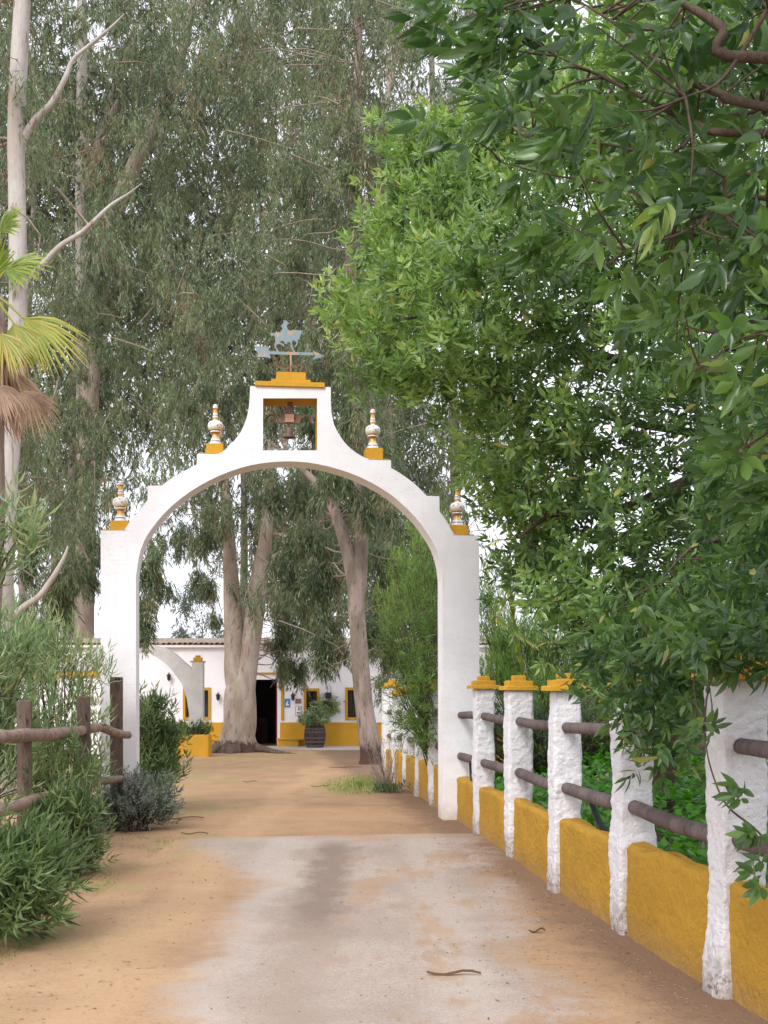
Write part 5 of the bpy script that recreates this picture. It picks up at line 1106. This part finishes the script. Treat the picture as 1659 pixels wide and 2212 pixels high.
# ------------------------------------------------------------------ small things on the ground
def gz_(x,y): return (ground_z(y)+relief(x,y)) if not (-2.2<x<1.3 and y<12.8) else roadz(x,y)+.0
g=Geo(); n=4200
Yc=rng.uniform(5,30,n)**1.0; side=rng.random(n); Xc=np.where(side<.42,2.3-.108*Yc-rng.exponential(.28,n),np.where(side<.78,-1.3-rng.exponential(.8,n),rng.uniform(-2,1.2,n)))
ok=Xc<(2.36-.108*Yc); Xc=Xc[ok];Yc=Yc[ok]; n=len(Xc)
P=np.array([(a,b,gz_(a,b)+.006) for a,b in zip(Xc,Yc)]); an=rng.uniform(0,6.28,n); D=np.stack([np.cos(an),np.sin(an),rng.normal(size=n)*.12],1); D=unit(D); S=unit(np.cross(D,np.array([0,0,1.])+rng.normal(size=(n,3))*.2))
leaves(g,P,D,S,rng.uniform(.012,.055,n),rng.uniform(.004,.012,n),1,rng.random(n))
put('leaf_litter',g.mesh('leaf_litter',attr=True),L_DRY,label='dry leaves and bark flakes scattered on the sandy ground',cat='leaf litter',kind='stuff')
g=Geo(); n=1700; Yc=rng.uniform(5,16,n); Xc=np.where(rng.random(n)<.5,2.3-.108*Yc-rng.exponential(.35,n),rng.uniform(-2.8,1.6,n)); ok=Xc<(2.36-.108*Yc); Xc=Xc[ok];Yc=Yc[ok];n=len(Xc)
sz=rng.uniform(.002,.007,n); C=np.array([(a,b,gz_(a,b)+s*.2) for a,b,s in zip(Xc,Yc,sz)]); O8=np.array([(1,0,0),(0,1,0),(-1,0,0),(0,-1,0),(0,0,.8),(0,0,-.8)])
V=(C[:,None,:]+O8[None]*sz[:,None,None]*(.7+.6*rng.random((n,6,1)))).reshape(-1,3); f=np.array([(0,1,4),(1,2,4),(2,3,4),(3,0,4),(1,0,5),(2,1,5),(3,2,5),(0,3,5)]); T=(np.arange(n)[:,None,None]*6+f[None]).reshape(-1,3)
g.add(V,None,T,ta=np.repeat(rng.random(n),8)); L_PEB=leafmat('grit',[(.16,.11,.08),(.30,.22,.15),(.42,.34,.26)],.0,.9,.2)
put('gravel',g.mesh('gravel',attr=True),L_PEB,label='loose grit and small stones on the drive',cat='gravel',kind='stuff')
# bark strips and twigs fallen on the sand: the larger ones are things
TG='fallen bark strips on the sand'
def strip(x,y,l,ang,lab,w_=.022):
    Y=next(v for v in np.arange(4,45,.02) if HY+(EYE-ground_z(v))*FOC/v<=y); X=(x-CX)/FOC*Y; z=gz_(X,Y)+.006
    g=Geo(); n=7; V=[];Q=[]; c,s=math.cos(ang),math.sin(ang)
    for i in range(n):
        t_=i/(n-1)-.5; b=.05*l*math.sin(t_*5); ww=w_*(1-abs(t_)*1.5)
        for q in (-1,0,1): V.append((c*t_*l-s*(b+q*ww/2),s*t_*l+c*(b+q*ww/2),.012*(1-q*q)+.01*math.sin(t_*7)+.004))
    for i in range(n-1): Q+=[(i*3,i*3+1,i*3+4,i*3+3),(i*3+1,i*3+2,i*3+5,i*3+4)]
    g.add(V,Q,qa=np.full(len(Q),.1)); o=put('bark_strip',g.mesh('bark_strip',attr=True),L_DRY,label=lab,cat='bark strip',group=TG); o.location=(X,Y,z)
strip(980,2112,.30,R(-4),'long dark curved bark strip lying on the grey road near the camera',.03)
strip(395,1772,.50,R(4),'long reddish bark strip on the sand next to the grey-green shrub',.04)
strip(420,1802,.30,R(-8),'bark strip just behind the left end of the road edge')
strip(690,1700,.30,R(3),'dark bark piece on the sand below the farmhouse door')
strip(745,1658,.8,R(5),'broad dark heap of bark at the foot of the tree right of the windows',.16)
strip(540,1690,.25,R(10),'small bark piece on the sand below the twin-stemmed tree')
strip(1160,2020,.12,R(20),'short dark twig near the foot of the fourth white post')
# exposed root of the twin tree
g=Geo(); tube(g,[A(550,1615,38.3),A(590,1624,38.0),A(640,1632,37.6),A(700,1637,37.4)],[.16,.10,.06,.02],8,5,rough=.3,fq=4)
tube(g,[A(480,1612,38.2),A(465,1618,38.0),A(455,1628,37.8)],[.22,.16,.05],8,5,rough=.3,fq=4)
tube(g,[A(505,1615,38.0),A(498,1626,37.3),A(490,1634,36.9)],[.2,.12,.03],8,5,rough=.3,fq=4)
for i in range(9):
    a=rng.uniform(0,6.28); c=np.array([T5.base.x+math.cos(a)*.62,38.5+math.sin(a)*.62-.1,T5.base.z]); tube(g,[c+[0,0,-.05],c+[.03,0,.12],c+[math.cos(a)*-.1,-math.sin(a)*.1,rng.uniform(.22,.42)]],[.13,.11,.03],7,4,rough=.4,fq=4)
put('roots',g.mesh('roots',origin=T5.base,smooth=True),M_OLDWOOD,T5.root)
# turf beside the far fence
g=Geo(); n=2200; a=rng.uniform(0,6.28,n); rr_=rng.random(n)**.9; Xc=-.45+np.cos(a)*rr_*.62; Yc=21.6+np.sin(a)*rr_*3.0; ok=Xc<(2.30-.108*Yc)+.05; Xc=Xc[ok];Yc=Yc[ok];n=len(Xc)
P=np.array([(p_,q_,gz_(p_,q_)) for p_,q_ in zip(Xc,Yc)]); D=unit(np.stack([rng.normal(size=n)*.4,rng.normal(size=n)*.4,np.ones(n)],1)); S=unit(np.cross(D,rng.normal(size=(n,3)))); leaves(g,P,D,S,rng.uniform(.02,.07,n),np.full(n,.008),1,rng.random(n))
n=2600; Yc=rng.uniform(6,13,n); Xc=-2.2-rng.exponential(.35,n); q=np.array([noise.noise(Vector((a*1.5,b*1.5,5))) for a,b in zip(Xc,Yc)])>.05; Xc=Xc[q];Yc=Yc[q];n=len(Xc)
P=np.array([(p_,q_,gz_(p_,q_)) for p_,q_ in zip(Xc,Yc)]); D=unit(np.stack([rng.normal(size=n)*.4,rng.normal(size=n)*.4,np.ones(n)],1)); S=unit(np.cross(D,rng.normal(size=(n,3)))); leaves(g,P,D,S,rng.uniform(.01,.035,n),np.full(n,.006),1,rng.random(n))
put('grass',g.mesh('grass',attr=True),L_GRASS,label='thin short grass on the sandy verge',cat='grass',kind='stuff')
tri=sum(len(o.data.loop_triangles) or (o.data.calc_loop_triangles() or len(o.data.loop_triangles)) for o in scene.objects if o.type=='MESH')
print('TRIANGLES',tri); print([(o.name,len(o.data.polygons)) for o in scene.objects if o.type=='MESH' and len(o.data.polygons)>15000])
